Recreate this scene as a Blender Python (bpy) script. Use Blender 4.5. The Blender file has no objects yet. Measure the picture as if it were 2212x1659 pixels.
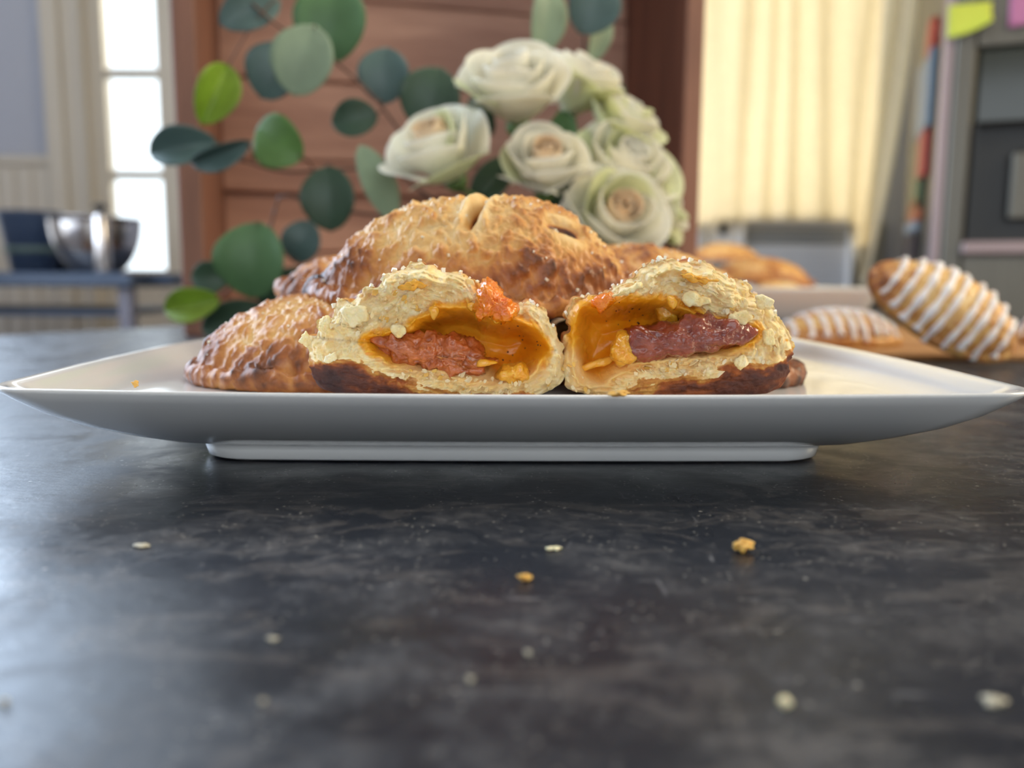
import bpy, math, random
import numpy as np
from mathutils import Vector, Matrix, Euler

SC = bpy.context.scene
COL = SC.collection
PI = math.pi

# ------------------------------------------------------------------ camera
F_PX, CX, CY = 1750.0, 1106.0, 829.5
HC = 0.0541                      # lens height over the worktop
PITCH = math.atan((CY - 605.0) / F_PX)
ROLL = math.radians(0.35)
cam_d = bpy.data.cameras.new('camera')
cam = bpy.data.objects.new('camera', cam_d)
COL.objects.link(cam)
cam.location = (0, 0, HC)
cam.rotation_euler = (Matrix.Rotation(PI / 2 - PITCH, 3, 'X') @ Matrix.Rotation(ROLL, 3, 'Z')).to_euler()
cam_d.sensor_width = 36.0
cam_d.lens = F_PX / 2212 * 36
cam_d.clip_start = 0.01
cam_d.clip_end = 100
cam_d.dof.use_dof = True
cam_d.dof.focus_distance = 0.219
cam_d.dof.aperture_fstop = cam_d.lens / 1000 / 0.0036
cam_d.dof.aperture_blades = 0
SC.camera = cam

# ------------------------------------------------------------------ world, lights, exposure
SC.view_settings.view_transform = 'Standard'
SC.view_settings.look = 'None'
SC.view_settings.gamma = 1.0
SC.view_settings.use_curve_mapping = False
SC.view_settings.exposure = 0.25
SC.cycles.use_denoising = True
SC.cycles.max_bounces = 8
SC.cycles.diffuse_bounces = 4
SC.cycles.caustics_reflective = False
SC.cycles.caustics_refractive = False
SC.cycles.sample_clamp_indirect = 6.0

world = bpy.data.worlds.new('sky')
SC.world = world
world.use_nodes = True
bg = world.node_tree.nodes['Background']
bg.inputs[0].default_value = (0.86, 0.93, 1.0, 1)
bg.inputs[1].default_value = 2.1


def light(name, kind, loc, target, energy, color, size=1.0, size_y=None, angle=None):
    d = bpy.data.lights.new(name, kind)
    o = bpy.data.objects.new(name, d)
    COL.objects.link(o)
    o.location = loc
    o.rotation_euler = (Vector(target) - Vector(loc)).to_track_quat('-Z', 'Y').to_euler()
    d.energy = energy
    d.color = color
    if kind == 'AREA':
        d.shape = 'RECTANGLE'
        d.size = size
        d.size_y = size_y or size
    if angle is not None:
        d.angle = angle
    return o


# low warm sun behind the curtained window, then added fill from unseen sources
light('sun', 'SUN', (2.0, 6.0, 1.9), (0.95, 2.7, 0.55), 4.3, (1.0, 0.86, 0.64), angle=math.radians(1.5))
light('added_left_fill', 'AREA', (-1.42, 1.2, 0.75), (0.0, 0.7, 0.0), 36.0, (0.62, 0.78, 1.0), 1.5, 1.3)  # unseen window light at the left, added for the cool worktop gradient
light('added_overhead_fill', 'AREA', (0.25, 0.45, 1.80), (0.2, 0.4, 0.0), 8.0, (1.0, 0.93, 0.82), 0.7, 0.7)  # no known fixture; added overhead to brighten crumb, pie tops and roses
light('added_right_fill', 'AREA', (1.9, 0.45, 0.95), (0.0, 0.3, 0.0), 24.0, (1.0, 0.84, 0.58), 0.8, 0.9)  # unseen warm source added at the right to light pies and plate


# ------------------------------------------------------------------ helpers
def ray(px, py):
    x = (px - CX) / F_PX
    y = -(py - CY) / F_PX
    cr, sr = math.cos(ROLL), math.sin(ROLL)
    x, y = x * cr - y * sr, x * sr + y * cr
    c, s = math.cos(PITCH), math.sin(PITCH)
    return np.array([x, c + y * s, -s + y * c])


def U(px, py, d):
    """point seen at a pixel at forward distance d"""
    r = ray(px, py)
    return np.array([0, 0, HC]) + r * (d / r[1])


def P(px, py, z=0.0):
    r = ray(px, py)
    return np.array([0, 0, HC]) + r * ((z - HC) / r[2])


def empty(name, loc=(0, 0, 0), rot=None, label=None, cat=None, group=None, kind=None):
    o = bpy.data.objects.new(name, None)
    COL.objects.link(o)
    o.empty_display_size = 0.02
    o.location = [float(v) for v in loc]
    if rot is not None:
        if isinstance(rot, Matrix):
            o.rotation_euler = rot.to_euler()
        else:
            o.rotation_euler = rot
    tag(o, label, cat, group, kind)
    return o


def tag(o, label=None, cat=None, group=None, kind=None):
    if label:
        o['label'] = label
    if cat:
        o['category'] = cat
    if group:
        o['group'] = group
    if kind:
        o['kind'] = kind
    return o


def mk(name, V, F, mat, parent=None, smooth=True, attrs=None, world=False, kind=None):
    V = np.asarray(V, dtype=float)
    if world and parent is not None:
        V = V - np.array(parent.location)
    me = bpy.data.meshes.new(name)
    me.from_pydata(V.tolist(), [], F if isinstance(F, list) else F.tolist())
    if attrs:
        for k, a in attrs.items():
            at = me.attributes.new(k, 'FLOAT', 'POINT')
            at.data.foreach_set('value', np.ascontiguousarray(a, dtype=np.float32))
    me.update()
    if smooth:
        me.polygons.foreach_set('use_smooth', [True] * len(me.polygons))
    o = bpy.data.objects.new(name, me)
    COL.objects.link(o)
    if mat is not None:
        me.materials.append(mat)
    if parent is not None:
        o.parent = parent
    if kind:
        o['kind'] = kind
    return o


def _h(ix, iy, iz, seed):
    n = (ix.astype(np.uint32) * np.uint32(374761393) + iy.astype(np.uint32) * np.uint32(668265263)
         + iz.astype(np.uint32) * np.uint32(2246822519) + np.uint32((seed * 3266489917) & 0xffffffff))
    n = (n ^ (n >> np.uint32(13))) * np.uint32(1274126177)
    n = n ^ (n >> np.uint32(16))
    n = n * np.uint32(2654435761)
    n = n ^ (n >> np.uint32(15))
    return n.astype(np.float64) / 4294967295.0 * 2 - 1


def vn(p, seed=0):
    p = np.asarray(p, dtype=float)
    i = np.floor(p).astype(np.int64)
    f = p - i
    f = f * f * f * (f * (f * 6 - 15) + 10)
    r = 0
    for dx in (0, 1):
        wx = f[:, 0] if dx else 1 - f[:, 0]
        for dy in (0, 1):
            wy = f[:, 1] if dy else 1 - f[:, 1]
            for dz in (0, 1):
                wz = f[:, 2] if dz else 1 - f[:, 2]
                r = r + wx * wy * wz * _h(i[:, 0] + dx, i[:, 1] + dy, i[:, 2] + dz, seed)
    return r


def fbm(p, seed=0, octv=4, gain=0.5):
    a, s, t = 1.0, 0, 0
    p = np.asarray(p, dtype=float)
    for k in range(octv):
        s = s + a * vn(p * (2.03 ** k) + 17.3 * k, seed + k)
        t += a
        a *= gain
    return s / t


def cells(p, seed=0):
    """Worley F1 distance, for pebbly blisters"""
    p = np.asarray(p, dtype=float)
    i = np.floor(p).astype(np.int64)
    best = np.full(len(p), 9.0)
    for dx in (-1, 0, 1):
        for dy in (-1, 0, 1):
            for dz in (-1, 0, 1):
                c = i + np.array([dx, dy, dz])
                q = [c[:, k] + 0.5 + 0.48 * _h(c[:, 0], c[:, 1], c[:, 2], seed + 11 * k) for k in range(3)]
                dd = (p[:, 0] - q[0]) ** 2 + (p[:, 1] - q[1]) ** 2 + (p[:, 2] - q[2]) ** 2
                best = np.minimum(best, dd)
    return np.sqrt(best)


def sstep(a, b, x):
    t = np.clip((x - a) / (b - a), 0, 1)
    return t * t * (3 - 2 * t)


def grid_faces(nr, ns, closed=True, off=0):
    r = np.arange(nr - 1)[:, None]
    m = ns if closed else ns - 1
    s = np.arange(m)[None, :]
    s2 = (s + 1) % ns
    a = r * ns + s
    b = r * ns + s2
    c = (r + 1) * ns + s2
    d = (r + 1) * ns + s
    return (np.stack([a, b, c, d], -1).reshape(-1, 4) + off).tolist()


def grid_normals(G, closed=True):
    """G (nr, ns, 3)"""
    du = (np.roll(G, -1, 1) - np.roll(G, 1, 1)) if closed else np.gradient(G, axis=1)
    dv = np.gradient(G, axis=0)
    n = np.cross(du, dv)
    return n / (np.linalg.norm(n, axis=2, keepdims=True) + 1e-12)


def sheet(G, th):
    """closed thin solid from an open grid (nr, ns, 3)"""
    nr, ns = G.shape[:2]
    n = grid_normals(G, False)
    A = (G + n * th / 2).reshape(-1, 3)
    B = (G - n * th / 2).reshape(-1, 3)
    V = np.concatenate([A, B])
    k = nr * ns
    F = grid_faces(nr, ns, False)
    F += [f[::-1] for f in grid_faces(nr, ns, False, k)]
    for i in range(nr - 1):
        F.append([i * ns, (i + 1) * ns, (i + 1) * ns + k, i * ns + k])
        j = i * ns + ns - 1
        F.append([j, j + k, j + ns + k, j + ns])
    for i in range(ns - 1):
        F.append([i, i + k, i + 1 + k, i + 1])
        j = (nr - 1) * ns + i
        F.append([j, j + 1, j + 1 + k, j + k])
    return V, F


def box_vf(x0, x1, y0, y1, z0, z1, bev=0.0):
    """box with chamfered vertical and horizontal edges when bev > 0"""
    if bev <= 0:
        V = [(x, y, z) for z in (z0, z1) for y in (y0, y1) for x in (x0, x1)]
        F = [[0, 2, 3, 1], [4, 5, 7, 6], [0, 1, 5, 4], [2, 6, 7, 3], [0, 4, 6, 2], [1, 3, 7, 5]]
        return V, F
    b = min(bev, (x1 - x0) / 2.01, (y1 - y0) / 2.01, (z1 - z0) / 2.01)

    def ring(i, z):
        return [(x0 + i + b, y0 + i, z), (x1 - i - b, y0 + i, z), (x1 - i, y0 + i + b, z), (x1 - i, y1 - i - b, z),
                (x1 - i - b, y1 - i, z), (x0 + i + b, y1 - i, z), (x0 + i, y1 - i - b, z), (x0 + i, y0 + i + b, z)]
    R = [ring(b * .99, z0), ring(0, z0 + b), ring(0, z1 - b), ring(b * .99, z1)]
    V = [p for r in R for p in r]
    F = grid_faces(4, 8, True)
    F.append(list(range(7, -1, -1)))
    F.append(list(range(24, 32)))
    return V, F


def join(parts):
    V, F = [], []
    for v, f in parts:
        k = len(V)
        V += [tuple(p) for p in v]
        F += [[i + k for i in q] for q in f]
    return V, F


def xf(vf, M):
    v, f = vf
    return [tuple(M @ Vector(p)) for p in v], f


def tube_vf(pts, rad, n=8):
    pts = [Vector(p) for p in pts]
    if not hasattr(rad, '__len__'):
        rad = [rad] * len(pts)
    V, F = [], []
    up = Vector((0.31, 0.2, 0.93))
    for i, p in enumerate(pts):
        t = (pts[min(i + 1, len(pts) - 1)] - pts[max(i - 1, 0)]).normalized()
        a = t.cross(up)
        if a.length < 1e-4:
            a = t.cross(Vector((1, 0, 0)))
        a.normalize()
        b = t.cross(a)
        for k in range(n):
            g = 2 * PI * k / n
            V.append(tuple(p + (a * math.cos(g) + b * math.sin(g)) * rad[i]))
    F = grid_faces(len(pts), n, True)
    F.append(list(range(n - 1, -1, -1)))
    F.append(list(range(len(V) - n, len(V))))
    return V, F


def lathe_vf(prof, n=48, cx=0, cy=0):
    V = []
    for r, z in prof:
        for k in range(n):
            a = 2 * PI * k / n
            V.append((cx + r * math.cos(a), cy + r * math.sin(a), z))
    F = grid_faces(len(prof), n, True)
    if prof[0][0] > 1e-6:
        F.append(list(range(n - 1, -1, -1)))
    if prof[-1][0] > 1e-6:
        F.append(list(range(len(V) - n, len(V))))
    return V, F


def catmull(pts, n, closed=True):
    pts = np.asarray(pts, dtype=float)
    m = len(pts)
    out = []
    seg = m if closed else m - 1
    for i in range(seg):
        if closed:
            p0, p1, p2, p3 = pts[(i - 1) % m], pts[i], pts[(i + 1) % m], pts[(i + 2) % m]
        else:
            p0, p1, p2, p3 = pts[max(i - 1, 0)], pts[i], pts[i + 1], pts[min(i + 2, m - 1)]
        for t in np.linspace(0, 1, 16, endpoint=False):
            out.append(0.5 * ((2 * p1) + (-p0 + p2) * t + (2 * p0 - 5 * p1 + 4 * p2 - p3) * t * t
                              + (-p0 + 3 * p1 - 3 * p2 + p3) * t ** 3))
    if not closed:
        out.append(pts[-1])
    out = np.array(out)
    q = np.vstack([out, out[:1]]) if closed else out
    L = np.concatenate([[0], np.cumsum(np.linalg.norm(np.diff(q, axis=0), axis=1))])
    t = np.linspace(0, L[-1], n, endpoint=not closed)
    return np.stack([np.interp(t, L, q[:, k]) for k in range(q.shape[1])], 1)


def sdist(Q, poly):
    """signed distance (positive inside) of points Q (n,2) to polygon (m,2)"""
    n = len(Q)
    best = np.full(n, 1e9)
    inside = np.zeros(n, bool)
    m = len(poly)
    for i in range(m):
        a, b = poly[i], poly[(i + 1) % m]
        ab = b - a
        t = np.clip(((Q - a) @ ab) / (ab @ ab + 1e-15), 0, 1)
        d = np.linalg.norm(Q - (a + t[:, None] * ab), axis=1)
        best = np.minimum(best, d)
        cond = (a[1] > Q[:, 1]) != (b[1] > Q[:, 1])
        xi = (b[0] - a[0]) * (Q[:, 1] - a[1]) / (b[1] - a[1] + 1e-15) + a[0]
        inside ^= cond & (Q[:, 0] < xi)
    return np.where(inside, best, -best)


# ------------------------------------------------------------------ materials
def srgb(r, g, b):
    f = lambda c: (c / 255 / 12.92) if c / 255 <= 0.04045 else ((c / 255 + 0.055) / 1.055) ** 2.4
    return (f(r), f(g), f(b), 1)


class NT:
    def __init__(s, name):
        s.m = bpy.data.materials.new(name)
        s.m.use_nodes = True
        s.t = s.m.node_tree
        s.b = s.t.nodes['Principled BSDF']
        s.out = s.t.nodes['Material Output']

    def n(s, typ, **kw):
        o = s.t.nodes.new(typ)
        for k, v in kw.items():
            setattr(o, k, v)
        return o

    def l(s, a, b):
        s.t.links.new(a, b)

    def coord(s, scale=(1, 1, 1), rot=(0, 0, 0), loc=(0, 0, 0), which='Object'):
        c = s.n('ShaderNodeTexCoord')
        m = s.n('ShaderNodeMapping')
        m.inputs['Scale'].default_value = scale
        m.inputs['Rotation'].default_value = rot
        m.inputs['Location'].default_value = loc
        s.l(c.outputs[which], m.inputs['Vector'])
        return m.outputs[0]

    def noise(s, vec, scale, detail=4, rough=0.55, dist=0.0):
        o = s.n('ShaderNodeTexNoise')
        s.l(vec, o.inputs['Vector'])
        o.inputs['Scale'].default_value = scale
        o.inputs['Detail'].default_value = detail
        o.inputs['Roughness'].default_value = rough
        o.inputs['Distortion'].default_value = dist
        return o.outputs[0]

    def ramp(s, fac, stops, interp='LINEAR'):
        o = s.n('ShaderNodeValToRGB')
        o.color_ramp.interpolation = interp
        e = o.color_ramp.elements
        while len(e) < len(stops):
            e.new(0.5)
        for i, (p, c) in enumerate(stops):
            e[i].position = p
            e[i].color = c if hasattr(c, '__len__') else (c, c, c, 1)
        s.l(fac, o.inputs[0])
        return o.outputs[0]

    def mix(s, fac, a, b, mode='MIX'):
        o = s.n('ShaderNodeMix', data_type='RGBA', blend_type=mode)
        for sock, v in ((o.inputs[0], fac), (o.inputs[6], a), (o.inputs[7], b)):
            if hasattr(v, 'is_linked') or isinstance(v, bpy.types.NodeSocket):
                s.l(v, sock)
            else:
                sock.default_value = v
        return o.outputs[2]

    def math(s, op, a, b=None, clamp=False):
        o = s.n('ShaderNodeMath', operation=op, use_clamp=clamp)
        for i, v in enumerate((a, b)):
            if v is None:
                continue
            if isinstance(v, bpy.types.NodeSocket):
                s.l(v, o.inputs[i])
            else:
                o.inputs[i].default_value = v
        return o.outputs[0]

    def attr(s, name):
        o = s.n('ShaderNodeAttribute')
        o.attribute_name = name
        return o.outputs['Fac']

    def bump(s, h, strength=0.3, dist=0.001):
        o = s.n('ShaderNodeBump')
        o.inputs['Strength'].default_value = strength
        o.inputs['Distance'].default_value = dist
        s.l(h, o.inputs['Height'])
        s.l(o.outputs[0], s.b.inputs['Normal'])

    def set(s, **kw):
        names = dict(color='Base Color', rough='Roughness', metal='Metallic', spec='Specular IOR Level', coat='Coat Weight',
                     coat_rough='Coat Roughness', sss='Subsurface Weight', sss_r='Subsurface Radius', sss_s='Subsurface Scale',
                     trans='Transmission Weight', ior='IOR', alpha='Alpha')
        for k, v in kw.items():
            sock = s.b.inputs[names[k]]
            if isinstance(v, bpy.types.NodeSocket):
                s.l(v, sock)
            else:
                sock.default_value = v
        return s


def plain(name, color, rough=0.5, var=0.06, scale=30, bump=0.0, **kw):
    t = NT(name)
    v = t.coord()
    nz = t.noise(v, scale, 4)
    c1 = tuple(max(0, c * (1 - var)) for c in color[:3]) + (1,)
    c2 = tuple(min(1, c * (1 + var)) for c in color[:3]) + (1,)
    t.set(color=t.ramp(nz, [(0.3, c1), (0.7, c2)]), rough=rough, **kw)
    if bump:
        t.bump(nz, bump, 0.002)
    return t.m


def translucent(name, color, weight=0.4, rough=0.5, var=0.08, scale=60, tcolor=None, veins=False):
    t = NT(name)
    v = t.coord()
    nz = t.noise(v, scale, 3)
    c1 = tuple(max(0, c * (1 - var)) for c in color[:3]) + (1,)
    c2 = tuple(min(1, c * (1 + var)) for c in color[:3]) + (1,)
    col = t.ramp(nz, [(0.3, c1), (0.7, c2)])
    t.set(color=col, rough=rough)
    tr = t.n('ShaderNodeBsdfTranslucent')
    if tcolor:
        tr.inputs[0].default_value = tcolor
    else:
        t.l(col, tr.inputs[0])
    mx = t.n('ShaderNodeMixShader')
    mx.inputs[0].default_value = weight
    t.l(t.b.outputs[0], mx.inputs[1])
    t.l(tr.outputs[0], mx.inputs[2])
    t.l(mx.outputs[0], t.out.inputs[0])
    return t.m


def wood(name, dark, light_, axis='X', scale=14.0, rough=0.6, stretch=0.09):
    t = NT(name)
    sc = [1, 1, 1]
    sc['XYZ'.index(axis)] = stretch
    v = t.coord(tuple(sc))
    a = t.noise(v, scale, 6, 0.6, 0.8)
    b = t.noise(v, scale * 6, 4, 0.6, 0.3)
    f = t.math('ADD', t.math('MULTIPLY', a, 0.7), t.math('MULTIPLY', b, 0.3))
    t.set(color=t.ramp(f, [(0.34, dark), (0.5, tuple((x + y) / 2 for x, y in zip(dark, light_))), (0.66, light_)]), rough=rough)
    t.bump(b, 0.15, 0.001)
    return t.m


def crust_mat(name, golden=1.0):
    """baked, egg-washed pastry: attribute brown drives the bake"""
    t = NT(name)
    v = t.coord()
    fine = t.noise(v, 900, 3, 0.6)
    mid = t.noise(v, 160, 4, 0.6)
    f = t.math('ADD', t.attr('brown'), t.math('MULTIPLY', t.math('SUBTRACT', mid, 0.5), 0.45), True)
    f = t.math('ADD', f, t.math('MULTIPLY', t.math('SUBTRACT', fine, 0.5), 0.12), True)
    col = t.ramp(f, [(0.0, srgb(240, 212, 158)), (0.28, srgb(228, 182, 112)), (0.5, srgb(204, 142, 76)),
                     (0.72, srgb(160, 96, 52)), (1.0, srgb(66, 38, 28))])
    t.set(color=col, rough=t.ramp(mid, [(0.35, 0.36), (0.65, 0.58)]), spec=0.35, coat=0.18, coat_rough=0.2,
          sss=0.12, sss_r=(1.0, 0.5, 0.2), sss_s=0.002)
    t.bump(fine, 0.35, 0.0006)
    return t.m


M_CRUST = crust_mat('baked_crust')


def crumb_mat():
    """torn pastry: pale layers, brown baked skin (brown), orange jam stain with painted glow of light through the crust (stain)"""
    t = NT('torn_pastry')
    v = t.coord()
    fine = t.noise(v, 1100, 4, 0.6)
    mid = t.noise(v, 260, 4, 0.6)
    pale = t.ramp(mid, [(0.3, srgb(255, 214, 142)), (0.5, srgb(255, 230, 174)), (0.7, srgb(255, 240, 204))])
    brown = t.ramp(t.math('ADD', t.attr('brown'), t.math('MULTIPLY', t.math('SUBTRACT', mid, 0.5), 0.3), True),
                   [(0.0, srgb(246, 230, 180)), (0.3, srgb(226, 172, 92)), (0.55, srgb(176, 98, 46)), (0.8, srgb(104, 56, 40)), (1.0, srgb(66, 40, 38))])
    bf = t.ramp(t.attr('brown'), [(0.04, 0.0), (0.2, 1.0)])
    c = t.mix(bf, pale, brown)
    stain = t.ramp(t.attr('stain'), [(0.0, srgb(246, 222, 170)), (0.25, srgb(246, 200, 130)), (0.55, srgb(248, 180, 60)), (0.8, srgb(244, 164, 32)), (1.0, srgb(232, 142, 16))])
    st = t.mix(t.math('MULTIPLY', mid, 0.35), stain, srgb(236, 170, 40))
    c = t.mix(t.ramp(t.attr('stain'), [(0.02, 0.0), (0.3, 1.0)]), c, st)
    t.set(color=c, rough=t.ramp(t.attr('stain'), [(0.2, 0.55), (0.8, 0.22)]), spec=0.45, sss=0.3, sss_r=(1.0, 0.55, 0.18), sss_s=0.004)
    h = t.math('MULTIPLY', fine, t.math('SUBTRACT', 1.0, t.math('MULTIPLY', t.attr('stain'), 0.85)))
    t.bump(h, 0.5, 0.0008)
    return t.m


M_CRUMB = crumb_mat()


def jam_mat(name, a, b, sss=0.4):
    t = NT(name)
    v = t.coord()
    mid = t.noise(v, 220, 4, 0.6)
    t.set(color=t.ramp(mid, [(0.35, a), (0.65, b)]), rough=0.16, spec=0.4, coat=0.8, coat_rough=0.03,
          sss=sss, sss_r=(1.0, 0.45, 0.15), sss_s=0.003)
    t.bump(t.noise(v, 380, 4, 0.6), 0.7, 0.0012)
    return t.m


M_JAM = jam_mat('apricot_jam', srgb(160, 76, 34), srgb(206, 116, 60))
M_PLUM = jam_mat('plum_jam', srgb(116, 42, 34), srgb(162, 78, 52))
M_BLOB = jam_mat('orange_jam', srgb(236, 118, 4), srgb(250, 150, 22), 0.5)
M_DRIP = jam_mat('yellow_jam', srgb(236, 160, 30), srgb(246, 184, 60), 0.6)
M_FLAKE = plain('pastry_flake', srgb(250, 236, 194), 0.5, 0.06, 300, sss=0.2, sss_s=0.002)
M_FLAKE_GOLD = plain('golden_flake', srgb(232, 182, 92), 0.45, 0.15, 300, sss=0.2, sss_s=0.002)
M_DULL = plain('dull_crumb', srgb(190, 184, 164), 0.6, 0.06, 300)
M_FLAKE_GLAZE = plain('orange_glazed_flake', srgb(240, 176, 62), 0.25, 0.1, 300, sss=0.2, sss_s=0.002)
M_SUGAR = plain('coarse_sugar', srgb(250, 240, 222), 0.15, 0.02, 200, sss=.3, sss_s=.002)
M_SPECK = plain('spice_speck', srgb(60, 30, 18), 0.6)
M_CERAMIC = NT('white_glazed_ceramic')
_v = M_CERAMIC.coord()
M_CERAMIC.set(color=M_CERAMIC.ramp(M_CERAMIC.noise(_v, 20, 2), [(0.3, srgb(226, 226, 224)), (0.7, srgb(232, 231, 228))]), rough=0.14, spec=0.5, coat=0.5, coat_rough=0.06)
M_CERAMIC = M_CERAMIC.m
M_ICING = plain('white_icing', srgb(246, 240, 238), 0.3, 0.02, 200, sss=0.2, sss_s=0.002)


def stone_mat():
    t = NT('dark_scuffed_stone')
    v = t.coord()
    big = t.noise(v, 9, 5, 0.6, 0.6)
    blotch = t.noise(v, 38, 6, 0.65, 0.5)
    fine = t.noise(v, 260, 5, 0.65)
    vs = t.coord((1, 5, 1), (0, 0, 0.5))
    scr = t.noise(vs, 90, 6, 0.7, 0.4)
    vs2 = t.coord((5, 1, 1), (0, 0, -0.3))
    scr2 = t.noise(vs2, 70, 6, 0.7, 0.4)
    base = t.ramp(big, [(0.35, srgb(12, 17, 28)), (0.65, srgb(27, 32, 43))])
    scuff = t.math('MULTIPLY', t.ramp(blotch, [(0.46, 0.0), (0.64, 1.0)]), t.ramp(fine, [(0.38, 0.15), (0.62, 1.0)]))
    c = t.mix(t.math('MULTIPLY', scuff, 0.36), base, srgb(108, 107, 108))
    sc_ = t.math('MAXIMUM', t.ramp(scr, [(0.62, 0.0), (0.74, 1.0)]), t.ramp(scr2, [(0.63, 0.0), (0.75, 1.0)]))
    c = t.mix(t.math('MULTIPLY', sc_, 0.5), c, srgb(150, 150, 154))
    vo = t.n('ShaderNodeTexVoronoi')
    vo.inputs['Scale'].default_value = 170
    t.l(v, vo.inputs['Vector'])
    sp = t.math('MULTIPLY', t.ramp(vo.outputs['Distance'], [(0.05, 1.0), (0.10, 0.0)]),
                t.ramp(t.noise(v, 45, 3), [(0.52, 0.0), (0.64, 1.0)]))
    c = t.mix(t.math('MULTIPLY', sp, 0.8), c, srgb(214, 210, 200))
    vo2 = t.n('ShaderNodeTexVoronoi')
    vo2.inputs['Scale'].default_value = 520
    t.l(v, vo2.inputs['Vector'])
    sp2 = t.math('MULTIPLY', t.ramp(vo2.outputs['Distance'], [(0.10, 1.0), (0.2, 0.0)]), t.ramp(t.noise(v, 70, 4), [(0.46, 0.0), (0.58, 1.0)]))
    c = t.mix(t.math('MULTIPLY', sp2, 0.45), c, srgb(200, 196, 186))
    pat = t.ramp(t.noise(t.coord((1, 2.2, 1), (0, 0, .4)), 30, 8, 0.72, 1.4), [(0.53, 0.0), (0.56, 1.0)])
    c = t.mix(t.math('MULTIPLY', pat, t.math('MULTIPLY', fine, 0.5)), c, srgb(108, 103, 100))
    r = t.math('ADD', t.ramp(blotch, [(0.35, 0.27), (0.65, 0.42)]), t.math('MULTIPLY', scuff, 0.12))
    t.set(color=c, rough=r, spec=0.72)
    t.bump(t.math('ADD', t.math('MULTIPLY', scr, 0.5), fine), 0.12, 0.0008)
    return t.m


M_STONE = stone_mat()
M_CRATE = wood('reddish_brown_wood', srgb(156, 112, 94), srgb(212, 166, 142), 'X', 16)
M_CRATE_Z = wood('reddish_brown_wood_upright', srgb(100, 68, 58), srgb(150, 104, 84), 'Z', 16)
M_BOARD = wood('golden_board_wood', srgb(158, 106, 58), srgb(202, 150, 92), 'X', 20, 0.45)
M_WALL = plain('blue_grey_paint', srgb(182, 186, 198), 0.8, 0.02, 3)
M_WALLW = plain('cream_paint', srgb(214, 206, 192), 0.7, 0.02, 3)
M_TRIM = plain('white_trim_paint', srgb(212, 204, 190), 0.55, 0.02, 5)
M_CEIL = plain('ceiling_paint', srgb(226, 224, 220), 0.9, 0.02, 3)
M_FLOOR = wood('floor_wood', srgb(96, 70, 50), srgb(140, 104, 74), 'Y', 5)
M_STEEL = NT('brushed_steel')
_v = M_STEEL.coord((1, 1, 0.05))
M_STEEL.set(color=M_STEEL.ramp(M_STEEL.noise(_v, 60, 4), [(0.3, srgb(96, 93, 86)), (0.7, srgb(108, 105, 97))]), rough=0.42, metal=0.75)
M_STEEL = M_STEEL.m
M_CHROME = plain('polished_steel', srgb(196, 190, 188), 0.16, 0.02, 20, metal=1.0)
M_BLACK = plain('black_plastic', srgb(16, 17, 17), 0.4, 0.1)
M_DARKGLASS = plain('dark_glass', srgb(40, 44, 38), 0.12, 0.05, spec=0.6)
M_TABLE = plain('dark_blue_tabletop', srgb(42, 54, 72), 0.4, 0.1)
M_LEG = plain('grey_metal_leg', srgb(96, 92, 100), 0.5, 0.05)
M_TUB = plain('dark_blue_plastic', srgb(60, 76, 104), 0.35, 0.06)
M_TUBBAND = plain('pale_green_band', srgb(112, 132, 128), 0.5, 0.06)
M_AC = plain('white_appliance_plastic', srgb(228, 228, 230), 0.5, 0.02)
M_GRILLE = plain('grey_grille', srgb(150, 150, 146), 0.5, 0.03)
M_CURTAIN = translucent('sheer_cream_curtain', srgb(250, 240, 216), 0.6, 0.8, 0.03, 40)
M_YNOTE = plain('yellow_green_paper', srgb(184, 192, 66), 0.7, 0.02)
M_PNOTE = plain('plum_pink_paper', srgb(168, 104, 140), 0.7, 0.02)
M_PETAL = translucent('cream_rose_petal', srgb(254, 250, 236), 0.38, 0.45, 0.03, 30)
M_PETALG = translucent('greenish_rose_petal', srgb(242, 244, 206), 0.38, 0.45, 0.06, 40)
M_PEACH = translucent('peach_rose_heart', srgb(248, 226, 190), 0.34, 0.45, 0.06, 60)
M_STEM = plain('green_stem', srgb(86, 112, 56), 0.55, 0.12, 80)
M_TWIG = plain('brown_twig', srgb(104, 72, 56), 0.6, 0.12, 80)
M_VASE = plain('dark_green_glaze', srgb(28, 40, 36), 0.15, 0.1, 20)
LEAFM = {
    'sage': translucent('sage_leaf', srgb(158, 178, 148), 0.25, 0.5, 0.1, 50),
    'mid': translucent('mid_green_leaf', srgb(98, 136, 90), 0.25, 0.45, 0.12, 50),
    'bright': translucent('bright_green_leaf', srgb(112, 152, 82), 0.32, 0.42, 0.14, 50),
    'lime': translucent('lime_leaf', srgb(150, 178, 66), 0.38, 0.42, 0.16, 50),
    'slate': translucent('slate_green_leaf', srgb(88, 112, 108), 0.15, 0.4, 0.1, 50),
    'dark': translucent('dark_green_leaf', srgb(66, 90, 70), 0.15, 0.42, 0.12, 50),
}
gm = NT('window_glass')
_tr = gm.n('ShaderNodeBsdfTransparent')
_tr.inputs[0].default_value = (.96, .98, .98, 1)
_gl = gm.n('ShaderNodeBsdfGlossy')
_gl.inputs['Roughness'].default_value = .02
_fr = gm.n('ShaderNodeFresnel')
_fr.inputs[0].default_value = 1.45
_mx = gm.n('ShaderNodeMixShader')
gm.l(_fr.outputs[0], _mx.inputs[0])
gm.l(_tr.outputs[0], _mx.inputs[1])
gm.l(_gl.outputs[0], _mx.inputs[2])
gm.l(_mx.outputs[0], gm.out.inputs[0])
M_GLASS = gm.m

# ------------------------------------------------------------------ the room
def structure(name, vf, mat, parent=None, smooth=False):
    o = mk(name, vf[0], vf[1], mat, parent, smooth)
    if parent is None:
        o['kind'] = 'structure'
    return o


YB = 2.9                       # back wall
FZ = -0.92                     # floor
CZ = 1.85                      # ceiling


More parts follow.
